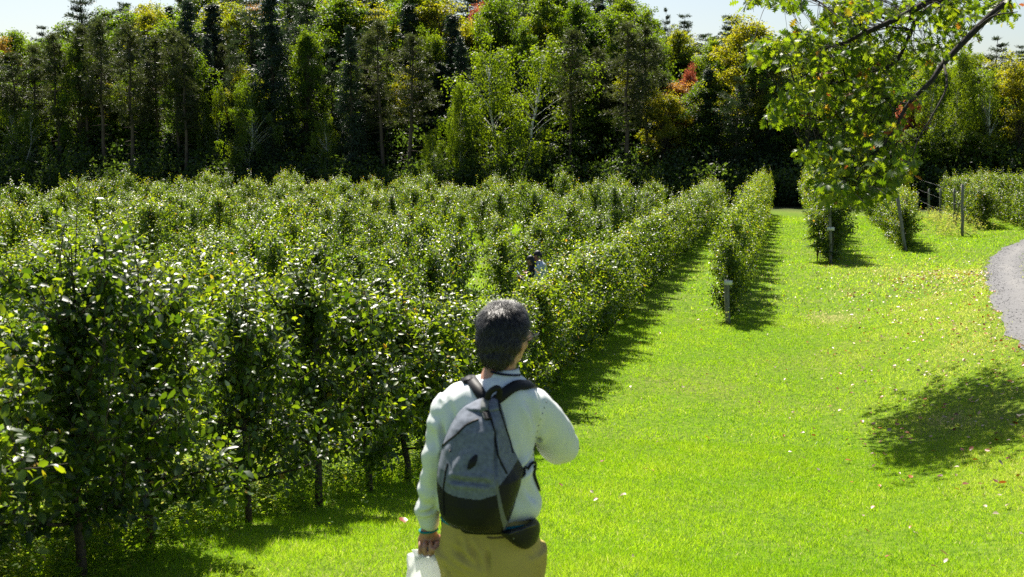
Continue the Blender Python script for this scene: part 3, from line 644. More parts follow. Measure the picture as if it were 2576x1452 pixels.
def conifer(seed, h, rad, mat, base=.06, nwh=30, dens=1.0, plates=False):
    global rng
    old = rng; rng = np.random.default_rng(seed); tb = MB(); lb = MB()
    S = np.stack([np.zeros(20), np.zeros(20), np.linspace(0, h, 20)], 1); tb.add(*tube(S, np.linspace(.19, .015, 20), 8))
    for w in range(nwh):
        f = (w + rng.random() * .5) / nwh; z = h * (base + (1 - base) * f); r0 = rad * ((1 - f) ** .75 if not plates else np.interp(f, [0, .3, .7, 1], [.8, 1, .75, .15]) * rng.uniform(.65, 1.2)) + .08
        for b in range(rng.integers(5, 8) if not plates else rng.integers(3, 6)):
            a = rng.random() * 6.28; ln = r0 * rng.uniform(.65, 1.12); s0 = np.array([0, 0, z]); up = rng.uniform(.0, .3) if plates else rng.uniform(-.35, .0)
            e = s0 + np.array([math.cos(a) * ln, math.sin(a) * ln, ln * up]); B = bez([s0, (s0 + e) / 2 + (0, 0, -.05 * ln), e + (0, 0, .06 * ln)], 7); tb.add(*tube(B, np.linspace(.03, .006, 7), 4, cap=False))
            m = int(80 * dens * (.35 + ln / rad)); t = rng.random(m) ** .6 * 5.99; j = t.astype(int); q = B[j] + (B[j + 1] - B[j]) * (t - j)[:, None] + rng.normal(size=(m, 3)) * np.array([.16, .16, .07 if plates else .1]) * (.6 + ln / 2)
            D = nrm(e - s0) * .7 + rdir(m) * .8 + np.array([0, 0, .3 if plates else -.35]); cards(q, D, rng.uniform(.18, .38, m), .07, np.clip(.5 + rng.normal(size=m) * .2, 0, 1), lb)
    r = (tb.me('trunk', M['pinebark']), lb.me('crown', mat), h); rng = old; return r
def recolor(p, mat):
    c = p[1].copy(); c.materials[0] = mat; return (p[0], c, p[2])
PR = {}
PR['redpine'] = [redpine(301 + i, 12, 1.5, M['redpine'], .46 + .05 * i) for i in range(3)]
PR['pine'] = [conifer(311 + i, 14, 2.6, M['pine'], .3, 16, 1.5, True) for i in range(3)]
PR['spruce'] = [conifer(321 + i, 13, 1.9, M['spruce'], .04, 34, 1.0) for i in range(3)]
_g3 = [deciduous(331 + i, 13, 2.9, M['green'], M['bark'], .14, 115, 240, .175) for i in range(4)]
PR['green'] = _g3
PR['yellow'] = [recolor(p, M['yellow']) for p in _g3]
PR['orange'] = [recolor(p, M['orange']) for p in _g3[:2]]
PR['red'] = [recolor(p, M['red']) for p in _g3[1:3]]
PR['birch'] = [deciduous(341 + i, 11, 2.2, M['birchleaf'], M['birchbark'], .3, 100, 210, .125, .4, 1 + (i % 2), .085, .012, 1.) for i in range(3)]
DESC = {'redpine': ('red_pine', 'tall red pine with bare reddish trunk and thin top tuft', 'red pine'), 'pine': ('white_pine', 'dark white pine with layered horizontal boughs', 'white pine'),
        'spruce': ('spruce', 'narrow dark spruce with boughs to the ground', 'spruce'), 'green': ('broadleaf_tree', 'dense green broadleaf tree in the wood', 'broadleaf tree'),
        'yellow': ('maple_tree', 'maple turning yellow in the wood', 'maple'), 'orange': ('maple_tree', 'orange autumn maple in the wood', 'maple'), 'red': ('maple_tree', 'red autumn maple in the wood', 'maple'),
        'birch': ('birch_tree', 'white-stemmed birch with drooping pale leaves at the wood edge', 'birch')}
# kind, pixel x, pixel y of the top, distance, half-width in pixels
FOREST = [
    # wood edge
    ('redpine', 154, 80, 79, 46), ('redpine', 222, 62, 80, 44), ('redpine', 271, 48, 78, 46), ('redpine', 333, 55, 77, 46), ('redpine', 402, 92, 80, 40), ('redpine', 447, 72, 79, 44), ('redpine', 468, 86, 77, 40),
    ('redpine', 105, 110, 81, 40), ('redpine', 50, 130, 80, 44), ('spruce', 488, -8, 84, 56), ('redpine', 572, 110, 84, 30), ('spruce', 693, -40, 79, 78), ('pine', 780, -20, 83, 70),
    ('spruce', 887, 60, 78, 50), ('redpine', 928, 90, 81, 40), ('redpine', 970, 50, 78, 48), ('redpine', 1043, 84, 77, 52), ('redpine', 1433, 72, 78, 44), ('redpine', 1571, 52, 77, 54), ('redpine', 1616, 64, 79, 46), ('redpine', 1500, 120, 82, 36), ('redpine', 1650, 110, 83, 34),
    ('birch', 1300, 100, 78, 112), ('birch', 1160, 215, 77, 40), ('birch', 632, 195, 77, 62), ('birch', 545, 215, 80, 34), ('birch', 815, 290, 77, 40), ('birch', 1090, 330, 76, 34), ('birch', 40, 260, 78, 60),
    ('birch', 2365, 150, 78, 70), ('birch', 2395, 120, 80, 60), ('birch', 2505, 190, 79, 56), ('birch', 2130, 180, 80, 60), ('yellow', 2545, 150, 79, 60), ('green', 2450, 175, 82, 64), ('pine', 1850, 190, 78, 52), ('green', 1920, 120, 80, 60), ('yellow', 1876, 56, 82, 76),
    ('spruce', 1110, 150, 83, 60), ('green', 1760, 200, 80, 66), ('orange', 1700, 215, 82, 56), ('yellow', 1660, 235, 79, 46), ('red', 1728, 175, 84, 24), ('green', 1985, 200, 81, 60), ('spruce', 2060, 260, 79, 50), ('red', 2280, 250, 78.5, 30), ('green', 2290, 325, 76.6, 46), ('green', 2200, 200, 82, 70), ('green', 2300, 210, 84, 60),
    ('green', 10, 190, 83, 80), ('green', 120, 250, 82, 60), ('yellow', 300, 215, 84, 60), ('green', 210, 280, 82, 60), ('green', 380, 300, 82, 60), ('green', 520, 300, 82, 60), ('spruce', 590, 280, 80, 46), ('spruce', 1180, 300, 80, 46), ('spruce', 960, 300, 80, 40), ('green', 1030, 320, 81, 50), ('green', 1480, 260, 81, 70), ('spruce', 1340, 310, 81, 46), ('green', 1560, 290, 81, 54), ('spruce', 690, 320, 77, 40), ('spruce', 860, 330, 80, 44), ('spruce', 1640, 300, 80, 44), ('spruce', 1930, 300, 79, 44), ('green', 2420, 330, 78, 60), ('spruce', 2240, 310, 80, 44), ('spruce', 2480, 320, 80, 44), ('spruce', 430, 330, 79, 40), ('spruce', 60, 330, 79, 44), ('spruce', 280, 340, 80, 40),
    # deeper in and up the slope
    ('pine', 225, -22, 98, 66), ('pine', 125, 62, 100, 40), ('green', 55, 78, 96, 60), ('orange', 12, 108, 94, 46), ('green', 150, 105, 95, 56), ('yellow', 410, 26, 92, 52), ('yellow', 375, 60, 95, 46), ('green', 300, 75, 96, 60), ('spruce', 442, 8, 100, 34), ('pine', 330, 2, 101, 44), ('yellow', 590, 8, 92, 64), ('orange', 660, 18, 95, 36), ('yellow', 630, 40, 90, 60), ('pine', 600, -30, 104, 60), ('green', 520, 60, 90, 60),
    ('green', 740, -20, 96, 66), ('green', 850, 10, 92, 80), ('yellow', 930, 22, 94, 66), ('yellow', 1000, 30, 91, 50), ('green', 1050, -20, 92, 80), ('yellow', 1120, 10, 90, 76), ('yellow', 1185, 60, 88, 50), ('green', 960, -20, 100, 80), ('pine', 860, -40, 104, 56), ('orange', 1222, 12, 100, 44), ('red', 1345, 12, 102, 60), ('red', 1215, 20, 98, 34), ('pine', 1248, -30, 93, 60), ('pine', 1317, -40, 92, 66),
    ('green', 1400, -10, 95, 70), ('pine', 1470, -20, 92, 66), ('green', 1540, 5, 94, 64), ('green', 1600, 36, 92, 56), ('pine', 1560, -20, 98, 50), ('green', 1480, 60, 87, 70), ('yellow', 1690, 82, 92, 50), ('green', 1640, 90, 90, 50), ('pine', 1668, 18, 106, 22), ('pine', 1715, 32, 106, 36), ('pine', 1830, 36, 104, 56), ('green', 1780, 110, 90, 56), ('green', 1950, 105, 92, 60), ('pine', 1990, 80, 104, 40),
    ('green', 2040, 150, 90, 60), ('green', 2120, 140, 92, 64), ('yellow', 2330, 170, 90, 56), ('pine', 2490, 90, 96, 56), ('green', 2280, 130, 94, 64), ('yellow', 2440, 150, 90, 60), ('green', 2590, 180, 90, 66), ('pine', 2560, 110, 100, 50), ('green', 2200, 120, 96, 60), ('green', 690, 60, 88, 60), ('green', 800, 80, 88, 60), ('green', 250, 110, 90, 60), ('yellow', 480, 120, 88, 50), ('green', 1260, 60, 87, 60), ('yellow', 1350, 60, 88, 60), ('green', -50, 110, 90, 80), ('green', 2650, 180, 84, 80), ('redpine', -30, 100, 80, 46), ('spruce', 2640, 160, 80, 60),
]
def plant_forest():
    sky_x = [-80, 0, 100, 170, 250, 300, 430, 480, 1580, 1640, 1700, 1850, 1950, 2100, 2400, 2700]; sky_y = [105, 98, 92, 62, 5, 10, 0, -60, -60, 40, 80, 68, 105, 140, 155, 180]
    r2 = random.Random(5)
    for q in range(84):
        vx = -60 + 2760 * (q + r2.random()) / 84; Y = r2.uniform(94, 124) if q % 3 else r2.uniform(84, 92)
        FOREST.append((r2.choice(['green', 'green', 'green', 'green', 'pine', 'spruce', 'pine', 'yellow']), vx, float(np.interp(vx, sky_x, sky_y)) + r2.uniform(6, 50) + (40 if q % 3 == 0 else 0), Y, r2.uniform(50, 74)))
    for q in range(46):
        vx = -40 + 2700 * (q + r2.random()) / 46
        FOREST.append((r2.choice(['green', 'green', 'pine', 'redpine', 'green', 'spruce', 'yellow']), vx, max(float(np.interp(vx, sky_x, sky_y)), -5) + r2.uniform(60, 190), r2.uniform(79.5, 86), r2.uniform(36, 56)))
    inview = len(FOREST)
    for q in range(44):                                          # the wood runs on past both edges of the picture
        vx = -760 + 680 * r2.random() if q % 2 else 2660 + 900 * r2.random()
        FOREST.append((r2.choice(['green', 'spruce', 'pine', 'redpine', 'green', 'yellow']), vx, r2.uniform(60, 190), r2.uniform(79, 104), r2.uniform(50, 74)))
    cnt = {}
    order = sorted(range(inview), key=lambda i: FOREST[i][1]); rank = {}
    for i in order:
        nm = DESC[FOREST[i][0]][1]; cnt[nm] = cnt.get(nm, 0) + 1; rank[i] = cnt[nm]
    for i, (k, vx, vt, Y, hw) in enumerate(FOREST):
        p = at_Y(vx, 460, Y); x = p[0]; gz = float(H(x, Y)); top = at_Y(vx, vt, Y)[2]; h = top - gz
        pr = PR[k][i % len(PR[k])]; nm, ds, cat = DESC[k]
        lab = (f'{ds}, {nth(rank[i])} counted from the left' if cnt[ds] > 1 else ds) if i < inview else f'{cat} where the wood runs on past the orchard'
        e = thing(nm, lab, cat, (x, Y, gz - .05), random.random() * 6.28, 'trees of the wood behind the orchard' if i < inview else f'{cat}s of the wood past the orchard')
        rad = {'redpine': 1.5, 'pine': 2.6, 'spruce': 1.9, 'birch': 2.2}.get(k, 2.9); d = np.dot(np.array([x, Y, 2]) - EYE, FW); s = hw * d / 2862 / rad
        sz = h / pr[2]; s = s * {'redpine': 1.15, 'pine': 1.2, 'spruce': 1.1, 'birch': 1.1}.get(k, 1.35); s = max(s, .5 * sz) if k != 'redpine' else s
        e.scale = (s, s, sz)
        obj('trunk', pr[0], e); obj('crown', pr[1], e)
plant_forest()
def undergrowth():
    lb = MB(); n = 11000
    Y = 75 + 32 * rng.random(n) ** 1.4; x = -.95 * Y * rng.random(n) * 1.02 + .36 * Y * rng.random(n)
    x = -.86 * Y + 1.22 * Y * rng.random(n); hz = H(x, Y)
    top = np.interp(Y, [75, 80, 90, 115], [1.8, 5.0, 6.5, 4.0]) * rng.random(n) ** 1.1
    for i in range(n):
        m = 34; sz = rng.uniform(.5, 1.1) * (1 + (Y[i] - 75) / 60); c = np.array([x[i], Y[i], hz[i] + top[i] + .3]); q = c + rdir(m) * (rng.random(m) ** .4)[:, None] * sz * np.array([1, 1, .7])
        cards(q, rdir(m) - np.array([0, 0, .3]), rng.uniform(.14, .34, m) * 1., rng.uniform(.09, .2, m), np.clip(.45 + rng.normal() * .2 + rng.normal(size=m) * .1, 0, 1), lb)
    tag(lb.build('undergrowth', M['under']), 'dark tangle of saplings and brush between the forest trunks', 'undergrowth', kind='stuff')
undergrowth()

# ------------------------------------------------------------------ people
from mathutils import noise as mnoise
from mathutils.bvhtree import BVHTree
def remesh(name, mb, mat, voxel, smooth=4, parent=None, fac=.5):
    """join overlapping shapes into one continuous skin"""
    V, F, T = mb.arrays(); tmp = obj('tmp', mesh('tmp', V, F, mat))
    r = tmp.modifiers.new('r', 'REMESH'); r.mode = 'VOXEL'; r.voxel_size = voxel
    if smooth: s = tmp.modifiers.new('s', 'SMOOTH'); s.factor = fac; s.iterations = smooth
    bpy.context.view_layer.update()
    me = bpy.data.meshes.new_from_object(tmp.evaluated_get(bpy.context.evaluated_depsgraph_get())); me.name = name
    bpy.data.objects.remove(tmp, do_unlink=True)
    me.materials.clear(); me.materials.append(mat)
    me.polygons.foreach_set('use_smooth', np.ones(len(me.polygons), bool))
    return me
def coords(me):
    v = np.zeros(len(me.vertices) * 3, np.float32); me.vertices.foreach_get('co', v); n = np.zeros_like(v); me.vertices.foreach_get('normal', n); return v.reshape(-1, 3).astype(float), n.reshape(-1, 3).astype(float)
def displace(me, fn):
    v, n = coords(me); v = v + n * fn(v)[:, None]; me.vertices.foreach_set('co', v.astype(np.float32).ravel()); me.update()
def vnoise(v, sx, sy, sz, off=0): return np.array([mnoise.noise(Vector((p[0] * sx + off, p[1] * sy, p[2] * sz))) for p in v])
def crease(v, segs):
    d = np.zeros(len(v))
    for a, b, w, amp in segs:
        a = np.array(a); b = np.array(b); ab = b - a; t = np.clip(((v - a) @ ab) / (ab @ ab), 0, 1); q = np.linalg.norm(v - a - t[:, None] * ab, axis=1)
        env = np.sin(np.clip(t, .02, .98) * math.pi) ** .6
        d += amp * env * (np.exp(-(q / w) ** 2) - .55 * np.exp(-((q - 1.7 * w) / w) ** 2))
    return d
def ell(c, r, k=16, rot=None):
    a = np.linspace(0, math.pi, k // 2 + 1); P = np.stack([np.zeros_like(a), np.zeros_like(a), np.cos(a)], 1)
    b = np.arange(k) * 2 * math.pi / k
    V = np.stack([np.sin(a)[:, None] * np.cos(b), np.sin(a)[:, None] * np.sin(b), np.broadcast_to(np.cos(a)[:, None], (len(a), k))], -1).reshape(-1, 3) * np.array(r)
    if rot is not None: V = V @ np.array(rot).T
    i = np.arange(len(a) - 1)[:, None] * k; j = np.arange(k)[None]
    return V + np.array(c), np.stack([i + j, i + k + j, i + k + (j + 1) % k, i + (j + 1) % k], -1).reshape(-1, 4)
def loft(R, k=28, p=2.3, n=None):
    """rings (cx, cy, z, rx, ry): closed superelliptic body, smoothly resampled"""
    R = np.array(R, float); R = bez(R, n or len(R) * 4); a = np.arange(k) * 2 * math.pi / k
    cs, sn = np.cos(a), np.sin(a); ca = np.sign(cs) * np.abs(cs) ** (2 / p); sa = np.sign(sn) * np.abs(sn) ** (2 / p)
    V = np.stack([R[:, 0:1] + R[:, 3:4] * ca, R[:, 1:2] + R[:, 4:5] * sa, np.broadcast_to(R[:, 2:3], (len(R), k))], -1).reshape(-1, 3); m = len(R)
    i = np.arange(m - 1)[:, None] * k; j = np.arange(k)[None]
    F = np.stack([i + j, i + (j + 1) % k, i + k + (j + 1) % k, i + k + j], -1).reshape(-1, 4); F = np.concatenate([F[:, [0, 1, 2]], F[:, [0, 2, 3]]])
    V = np.concatenate([V, R[:1, :3], R[-1:, :3]]); c = m * k; jj = np.arange(k)
    F = np.concatenate([F, np.stack([np.full(k, c), (jj + 1) % k, jj], 1), np.stack([np.full(k, c + 1), (m - 1) * k + jj, (m - 1) * k + (jj + 1) % k], 1)])
    return V, F
def rotz(a): c, s = math.cos(a), math.sin(a); return np.array([(c, -s, 0), (s, c, 0), (0, 0, 1)])
def head_shapes(mb, c, yaw, tilt=0.):
    """skull, jaw, nose, brow, lips, ears, turned by yaw"""
    rx = np.array([(1, 0, 0), (0, math.cos(tilt), -math.sin(tilt)), (0, math.sin(tilt), math.cos(tilt))]); Q = rotz(yaw) @ rx; c = np.array(c)
    def put(p, r): V, F = ell((0, 0, 0), r); mb.add((V + np.array(p)) @ Q.T + c, F)
    put((0, 0, .005), (.074, .094, .088)); put((0, .028, -.045), (.064, .066, .075)); put((0, .040, -.085), (.046, .050, .042)); put((0, .066, -.105), (.024, .022, .018))
    put((0, .098, -.045), (.011, .020, .026)); put((0, .106, -.058), (.015, .014, .011)); put((.028, .082, -.012), (.026, .014, .009)); put((-.028, .082, -.012), (.026, .014, .009))
    put((.036, .062, -.05), (.024, .022, .024)); put((-.036, .062, -.05), (.024, .022, .024)); put((0, .088, -.082), (.022, .013, .006)); put((0, .086, -.092), (.019, .013, .006))
    for s in (-1, 1):
        put((.076 * s, -.004, -.030), (.010, .019, .031)); put((.079 * s, -.010, -.014), (.010, .016, .013)); put((.077 * s, .004, -.055), (.008, .010, .012))
    return Q
def strands(mb, me, n, L, w, flow, lift=.25, front=None):
    v, nn = coords(me); idx = rng.integers(0, len(v), n); P, N = v[idx], nn[idx]
    if front is not None: k = front(P); P, N = P[k], N[k]
    n = len(P); D = flow(P) + rng.normal(size=(n, 3)) * .32; D = nrm(D - N * (D * N).sum(-1, keepdims=True)) + N * lift * rng.uniform(.2, 1.4, n)[:, None]; D = nrm(D); S = nrm(np.cross(D, N)) * w
    l = (L * rng.uniform(.55, 1.15, n))[:, None]; P0 = P - N * .003; P1 = P + D * l * .5 + N * .003; P2 = P + D * l - N * l * .12
    V = np.stack([P0 - S, P0 + S, P1 - S * .8, P1 + S * .8, P2], 1); F = (np.arange(n)[:, None, None] * 5 + np.array([(0, 1, 3), (0, 3, 2), (2, 3, 4)])[None]).reshape(-1, 3)
    mb.add(V.reshape(-1, 3), F, np.repeat(rng.random(n), 5))
def finger(mb, pts, r): mb.add(*tube(bez(pts, 9), np.linspace(r, r * .8, 9), 8)); mb.add(*ell(pts[-1], (r * .8,) * 3, 8))

def skinmat(n, c):
    m, nt, bs, out = nmat(n); f = noise(nt, 30, 4)
    nt.links.new(ramp(nt, f, [(.3, tuple(v * .82 for v in c)), (.7, tuple(v * 1.12 for v in c))]), bs.inputs['Base Color']); bs.inputs['Roughness'].default_value = .5
    bs.inputs['Subsurface Weight'].default_value = .12; bs.inputs['Subsurface Radius'].default_value = (1, .35, .2); bs.inputs['Subsurface Scale'].default_value = .01; return m
def cloth(n, c, var=.08, scale=6, rough=.85, weave=700, bm=.15):
    m, nt, bs, out = nmat(n); f = noise(nt, scale, 4)
    nt.links.new(ramp(nt, f, [(.3, tuple(v * (1 - var) for v in c)), (.7, tuple(min(1, v * (1 + var)) for v in c))]), bs.inputs['Base Color']); bs.inputs['Roughness'].default_value = rough; bs.inputs['Specular IOR Level'].default_value = .2
    bump(nt, bs, noise(nt, weave, 2), bm, .001); return m
def hairmat(n, a, b):
    m, nt, bs, out = nmat(n); nt.links.new(ramp(nt, attr(nt, 'tint'), [(0, a), (.74, tuple(v * 1.5 for v in a)), (1, b)]), bs.inputs['Base Color']); bs.inputs['Roughness'].default_value = .45; bs.inputs['Specular IOR Level'].default_value = .5; return m
M['skin'] = skinmat('skin', (.50, .25, .16)); M['skindark'] = skinmat('darker_skin', (.34, .18, .12))  # second skin is a deeper tone, for the person in black
M['jacket'] = cloth('white_jacket_cloth', (.74, .77, .76), .03); M['khaki'] = cloth('khaki_twill', (.50, .385, .115), .1); M['teal'] = cloth('teal_piping', (.01, .22, .24))
M['packgrey'] = cloth('grey_pack_fabric', (.155, .175, .215), .25, 70, .75, 500, .3); M['packblack'] = cloth('black_nylon', (.012, .012, .014), .2, 12, .55, 500, .3); M['packlight'] = cloth('light_grey_webbing', (.17, .18, .175), .1, 20)
M['pouch'] = cloth('black_pouch_nylon', (.018, .018, .016), .25, 12, .5, 400, .3); M['hair'] = hairmat('greying_hair', (.006, .0055, .005), (.13, .125, .115)); M['hairblack'] = hairmat('black_hair', (.008, .007, .007), (.06, .05, .045))
M['frame'] = plain('black_glasses_frame', (.015, .015, .017), .3, .6); M['lens'] = plain('spectacle_lens', (.5, .55, .55), .05, .8); M['navy'] = cloth('navy_trim', (.01, .012, .03))
M['leather'] = plain('brown_leather', (.06, .035, .02), .5, .4, 20, .3)
def bagmat():
    m, nt, bs, out = nmat('thin_white_plastic'); bs.inputs['Base Color'].default_value = (.8, .82, .8, 1); bs.inputs['Roughness'].default_value = .3
    tr = nt.nodes.new('ShaderNodeBsdfTranslucent'); tr.inputs[0].default_value = (.85, .88, .85, 1); mx = nt.nodes.new('ShaderNodeMixShader'); mx.inputs[0].default_value = .5
    nt.links.new(bs.outputs[0], mx.inputs[1]); nt.links.new(tr.outputs[0], mx.inputs[2]); nt.links.new(mx.outputs[0], out.inputs[0]); return m
M['bag'] = bagmat()

def main_person():
    D0 = 4.106; HEAD = np.array([-_sy, _cy, 0.0])
    O = at_depth(1271, 762, D0); O = O - np.array([0, 0, 1.72]); Q = rotz(-YAW)
    def L(zx, zy, yl=0.):
        r = ray(974.8 + zx * .5018, 723.2 + zy * .5018); t = (yl + (O - EYE) @ HEAD) / (r @ HEAD); return Q @ (EYE + r * t - O)
    loc = tuple(O); gz = float(H(O[0], O[1])) - O[2]           # local height of the ground under the feet
    e = thing('person', 'person seen from behind in white jacket and khaki trousers with grey short hair', 'person', loc, YAW)
    kg = {'rz': YAW}
    def put(name, me, parent): return obj(name, me, parent)
    # ---- body under the clothes, head and hands
    b = MB(); hc = L(586, 78) * [1, 0, 0] + np.array([0, .035, 1.608]); yaw = R(-33)
    HQ = head_shapes(b, hc, yaw)
    b.add(*tube([hc + (0, -.005, -.06), hc + (-.015, -.01, -.13), (-.03, .01, 1.42)], [.056, .056, .07], 16))
    b.add(*loft([(-.05, 0, .88, .13, .10), (-.05, 0, 1.0, .13, .10), (-.05, 0, 1.2, .15, .10), (-.05, 0, 1.36, .15, .09), (-.04, 0, 1.43, .08, .07)]))
    cuff = L(206, 1205, .055)
    arm = bez([L(330, 580), L(285, 720, -.005), L(252, 900, -.005), L(222, 1010, .02), cuff + (0, 0, .02), cuff + (-.002, .003, -.03)], 20); b.add(*tube(arm, np.interp(np.linspace(0, 1, 20), [0, .4, .8, 1], [.045, .036, .027, .025]), 14))
    rarm = bez([L(735, 610, .02), L(800, 700, .08), L(866, 800, .17), L(780, 720, .26), L(690, 600, .30), L(655, 550, .31)], 20); b.add(*tube(rarm, np.interp(np.linspace(0, 1, 20), [0, .5, 1], [.05, .042, .027]), 14))
    for s in (-1, 1):
        x = -.05 + .092 * s; b.add(*tube(bez([(x, 0, .9), (x * 1.02, .0, .7), (x, .02 * s, .48), (x, .05 * s - .01, .1 + gz), (x, .05 * s, gz + .04)], 16), np.interp(np.linspace(0, 1, 16), [0, .5, .8, 1], [.085, .06, .05, .04]), 14))
    # left hand, closed on the bag handles
    hp = cuff + np.array([0, 0, -.035]); b.add(*loft([(cuff[0], cuff[1], cuff[2] + .01, .027, .022), (hp[0], hp[1], hp[2] + .012, .034, .020), (hp[0], hp[1] + .004, hp[2] - .012, .042, .019), (hp[0], hp[1] + .002, hp[2] - .032, .041, .016)], 20))
    for i, (dx, ln) in enumerate([(-.031, .80), (-.011, 1.0), (.010, 1.04), (.030, .95)]):
        k = hp + np.array([dx, .002, -.034]); finger(b, [k + (0, .004, .012), k + (0, -.004, -.014 * ln), k + (0, -.026, -.026 * ln), k + (0, -.045, -.012 * ln), k + (0, -.042, .010), k + (0, -.028, .020)], .0098 - .0006 * abs(i - 1.5))
    k = hp + np.array([.036, 0, .004]); finger(b, [k, k + (.012, -.014, -.014), k + (.006, -.034, -.030), k + (-.014, -.050, -.036)], .0112)
    # right hand in front of the chest
    w = rarm[-1]; b.add(*tube([w, w + (-.03, .0, .03), w + (-.05, -.005, .055)], [.028, .036, .034], 14, ry=[.022, .018, .016]))
    for i in range(4):
        k = w + np.array([-.055, -.028 + .019 * i, .06]); finger(b, [k, k + (-.026, 0, .014), k + (-.042, 0, -.004), k + (-.034, 0, -.024)], .0092)
    finger(b, [w + (-.03, -.025, .03), w + (-.045, -.045, .05), w + (-.06, -.05, .07)], .011)
    body = put('body', remesh('body', b, M['skin'], .0042, 3), e)
    # ---- hair
    h = MB()
    def hp_(p, r): V, F = ell((0, 0, 0), r, 24); h.add((V + np.array(p)) @ HQ.T + hc, F)
    hp_((0, -.008, .025), (.085, .099, .086)); hp_((0, -.030, -.012), (.081, .081, .079)); hp_((0, -.048, -.058), (.066, .056, .062)); hp_((0, -.055, -.085), (.054, .040, .035))
    hm = remesh('hair', h, M['hair'], .006, 6); displace(hm, lambda v: .004 * vnoise(v, 26, 26, 18) + .002 * vnoise(v, 70, 70, 40))
    sm = MB(); v_, n_ = coords(hm); f_ = np.zeros(len(hm.polygons) * 4, np.int32); hm.calc_loop_triangles(); tr = np.zeros(len(hm.loop_triangles) * 3, np.int32); hm.loop_triangles.foreach_get('vertices', tr)
    sm.add(v_, tr.reshape(-1, 3), .1)
    crown = hc + HQ @ np.array([0, -.03, .10]); fl = lambda P: nrm((P - crown) * [1, 1, .35] + np.array([0, 0, -.05])) + HQ @ np.array([0, -.15, -.25])
    def front(P):
        q = (P - hc) @ HQ; return ~((q[:, 1] > .055) & (q[:, 2] < .03)) & ~((q[:, 1] > .015) & (q[:, 2] < -.02))
    strands(sm, hm, 30000, .038, .0006, fl, .42, front)
    put('hair', sm.me('hair', M['hair']), e)
    # ---- glasses
    g = MB(); tr_ = lambda p: HQ @ np.array(p) + hc
    for s in (-1, 1):
        a = np.linspace(0, 2 * math.pi, 18); g.add(*tube([tr_((.034 * s + .026 * math.cos(t), .112 - .25 * abs(.034 * s + .026 * math.cos(t)) ** 1.2 + .0, -.026 + .019 * math.sin(t))) for t in a], .0022, 6, cap=False))
        g.add(*tube([tr_((.060 * s, .104, -.018)), tr_((.086 * s, .098, -.016)), tr_((.089 * s, .03, -.018)), tr_((.088 * s, -.012, -.028))], .0024, 6))
    g.add(*tube([tr_((-.010, .112, -.022)), tr_((0, .116, -.019)), tr_((.010, .112, -.022))], .002, 6))
    gl = put('glasses', g.me('glasses', M['frame']), e)
    for s in (-1, 1):
        l = MB(); a = np.arange(16) * math.pi / 8; c = [tr_((.034 * s + .025 * math.cos(t), .111 - .25 * abs(.034 * s + .025 * math.cos(t)) ** 1.2, -.026 + .018 * math.sin(t))) for t in a] + [tr_((.034 * s, .1105 - .25 * .034 ** 1.2, -.026))]
        l.add(np.array(c), [(16, i, (i + 1) % 16) for i in range(16)]); put('lens', l.me('lens', M['lens']), gl)
    # ---- jacket
    j = MB()
    def ring(xl, xr, zy, yc, ry): a = L(xl, zy, yc); c = L(xr, zy, yc); return ((a[0] + c[0]) / 2, yc, (a[2] + c[2]) / 2, (c[0] - a[0]) / 2, ry)
    j.add(*loft([ring(268, 742, 1140, 0, .122), ring(254, 765, 1104, 0, .142), ring(250, 768, 1060, 0, .150), ring(256, 748, 1000, 0, .146), ring(262, 735, 880, 0, .142), ring(262, 742, 760, 0, .140), ring(266, 762, 660, 0, .134), ring(270, 776, 585, .005, .124), ring(288, 770, 530, .008, .110), ring(345, 722, 488, .012, .098), ring(410, 692, 455, .018, .084), ring(468, 672, 437, .022, .074), ring(500, 650, 420, .022, .066)], 36, 2.25))
    sl = bez([L(345, 590), L(302, 660), L(275, 780, -.005), L(251, 900, -.005), L(222, 1010, .02), L(194, 1095, .042), L(200, 1150, .05), cuff + (0, 0, -.002)], 26)
    j.add(*tube(sl, np.interp(np.linspace(0, 1, 26), [0, .15, .3, .45, .6, .75, .88, 1], [.072, .069, .060, .055, .048, .043, .038, .0325]), 20))
    sr = bez([L(700, 585, .01), L(735, 615, .03), L(800, 700, .09), L(850, 778, .14), L(866, 800, .18), L(790, 735, .25), L(690, 600, .30), L(662, 560, .31)], 28)
    j.add(*tube(sr, np.interp(np.linspace(0, 1, 28), [0, .14, .3, .44, .57, .75, 1], [.078, .084, .082, .074, .066, .055, .036]), 20))
    jm = remesh('jacket', j, M['jacket'], .0065, 8)
    def fold(v):
        sv = v[:, 0] < L(270, 700)[0]; d = .011 * vnoise(v, 9, 9, 4.5) + .005 * vnoise(v, 24, 24, 12, 5)
        low = sst(1.05, .95, v[:, 2]); d = d + low * .006 * vnoise(v, 26, 26, 6, 9) + np.where(sv, .012 * vnoise(v, 9, 9, 22, 3), 0)
        d = d + crease(v, [(L(740, 850, -.05), L(660, 960, -.14), .014, -.022), (L(735, 700, -.06), L(700, 560, -.08), .016, -.018), (L(640, 800, -.14), L(655, 970, -.14), .016, .016), (L(270, 640, -.04), L(300, 840, -.09), .014, -.02), (L(300, 560, -.06), L(330, 700, -.11), .014, -.007), (L(230, 850, -.04), L(262, 790, -.05), .010, -.010), (L(195, 1080, 0), L(250, 1020, -.02), .009, -.012), (L(160, 1130, .01), L(240, 1105, 0), .008, -.016), (L(790, 620, 0), L(740, 800, .02), .012, -.018), (L(905, 700, .08), L(890, 780, .08), .010, -.008), (L(700, 1000, -.1), L(740, 1110, -.05), .014, -.008), (L(760, 560, -.04), L(735, 700, -.03), .007, .005)])
        return d
    displace(jm, fold); jk = put('jacket', jm, e)
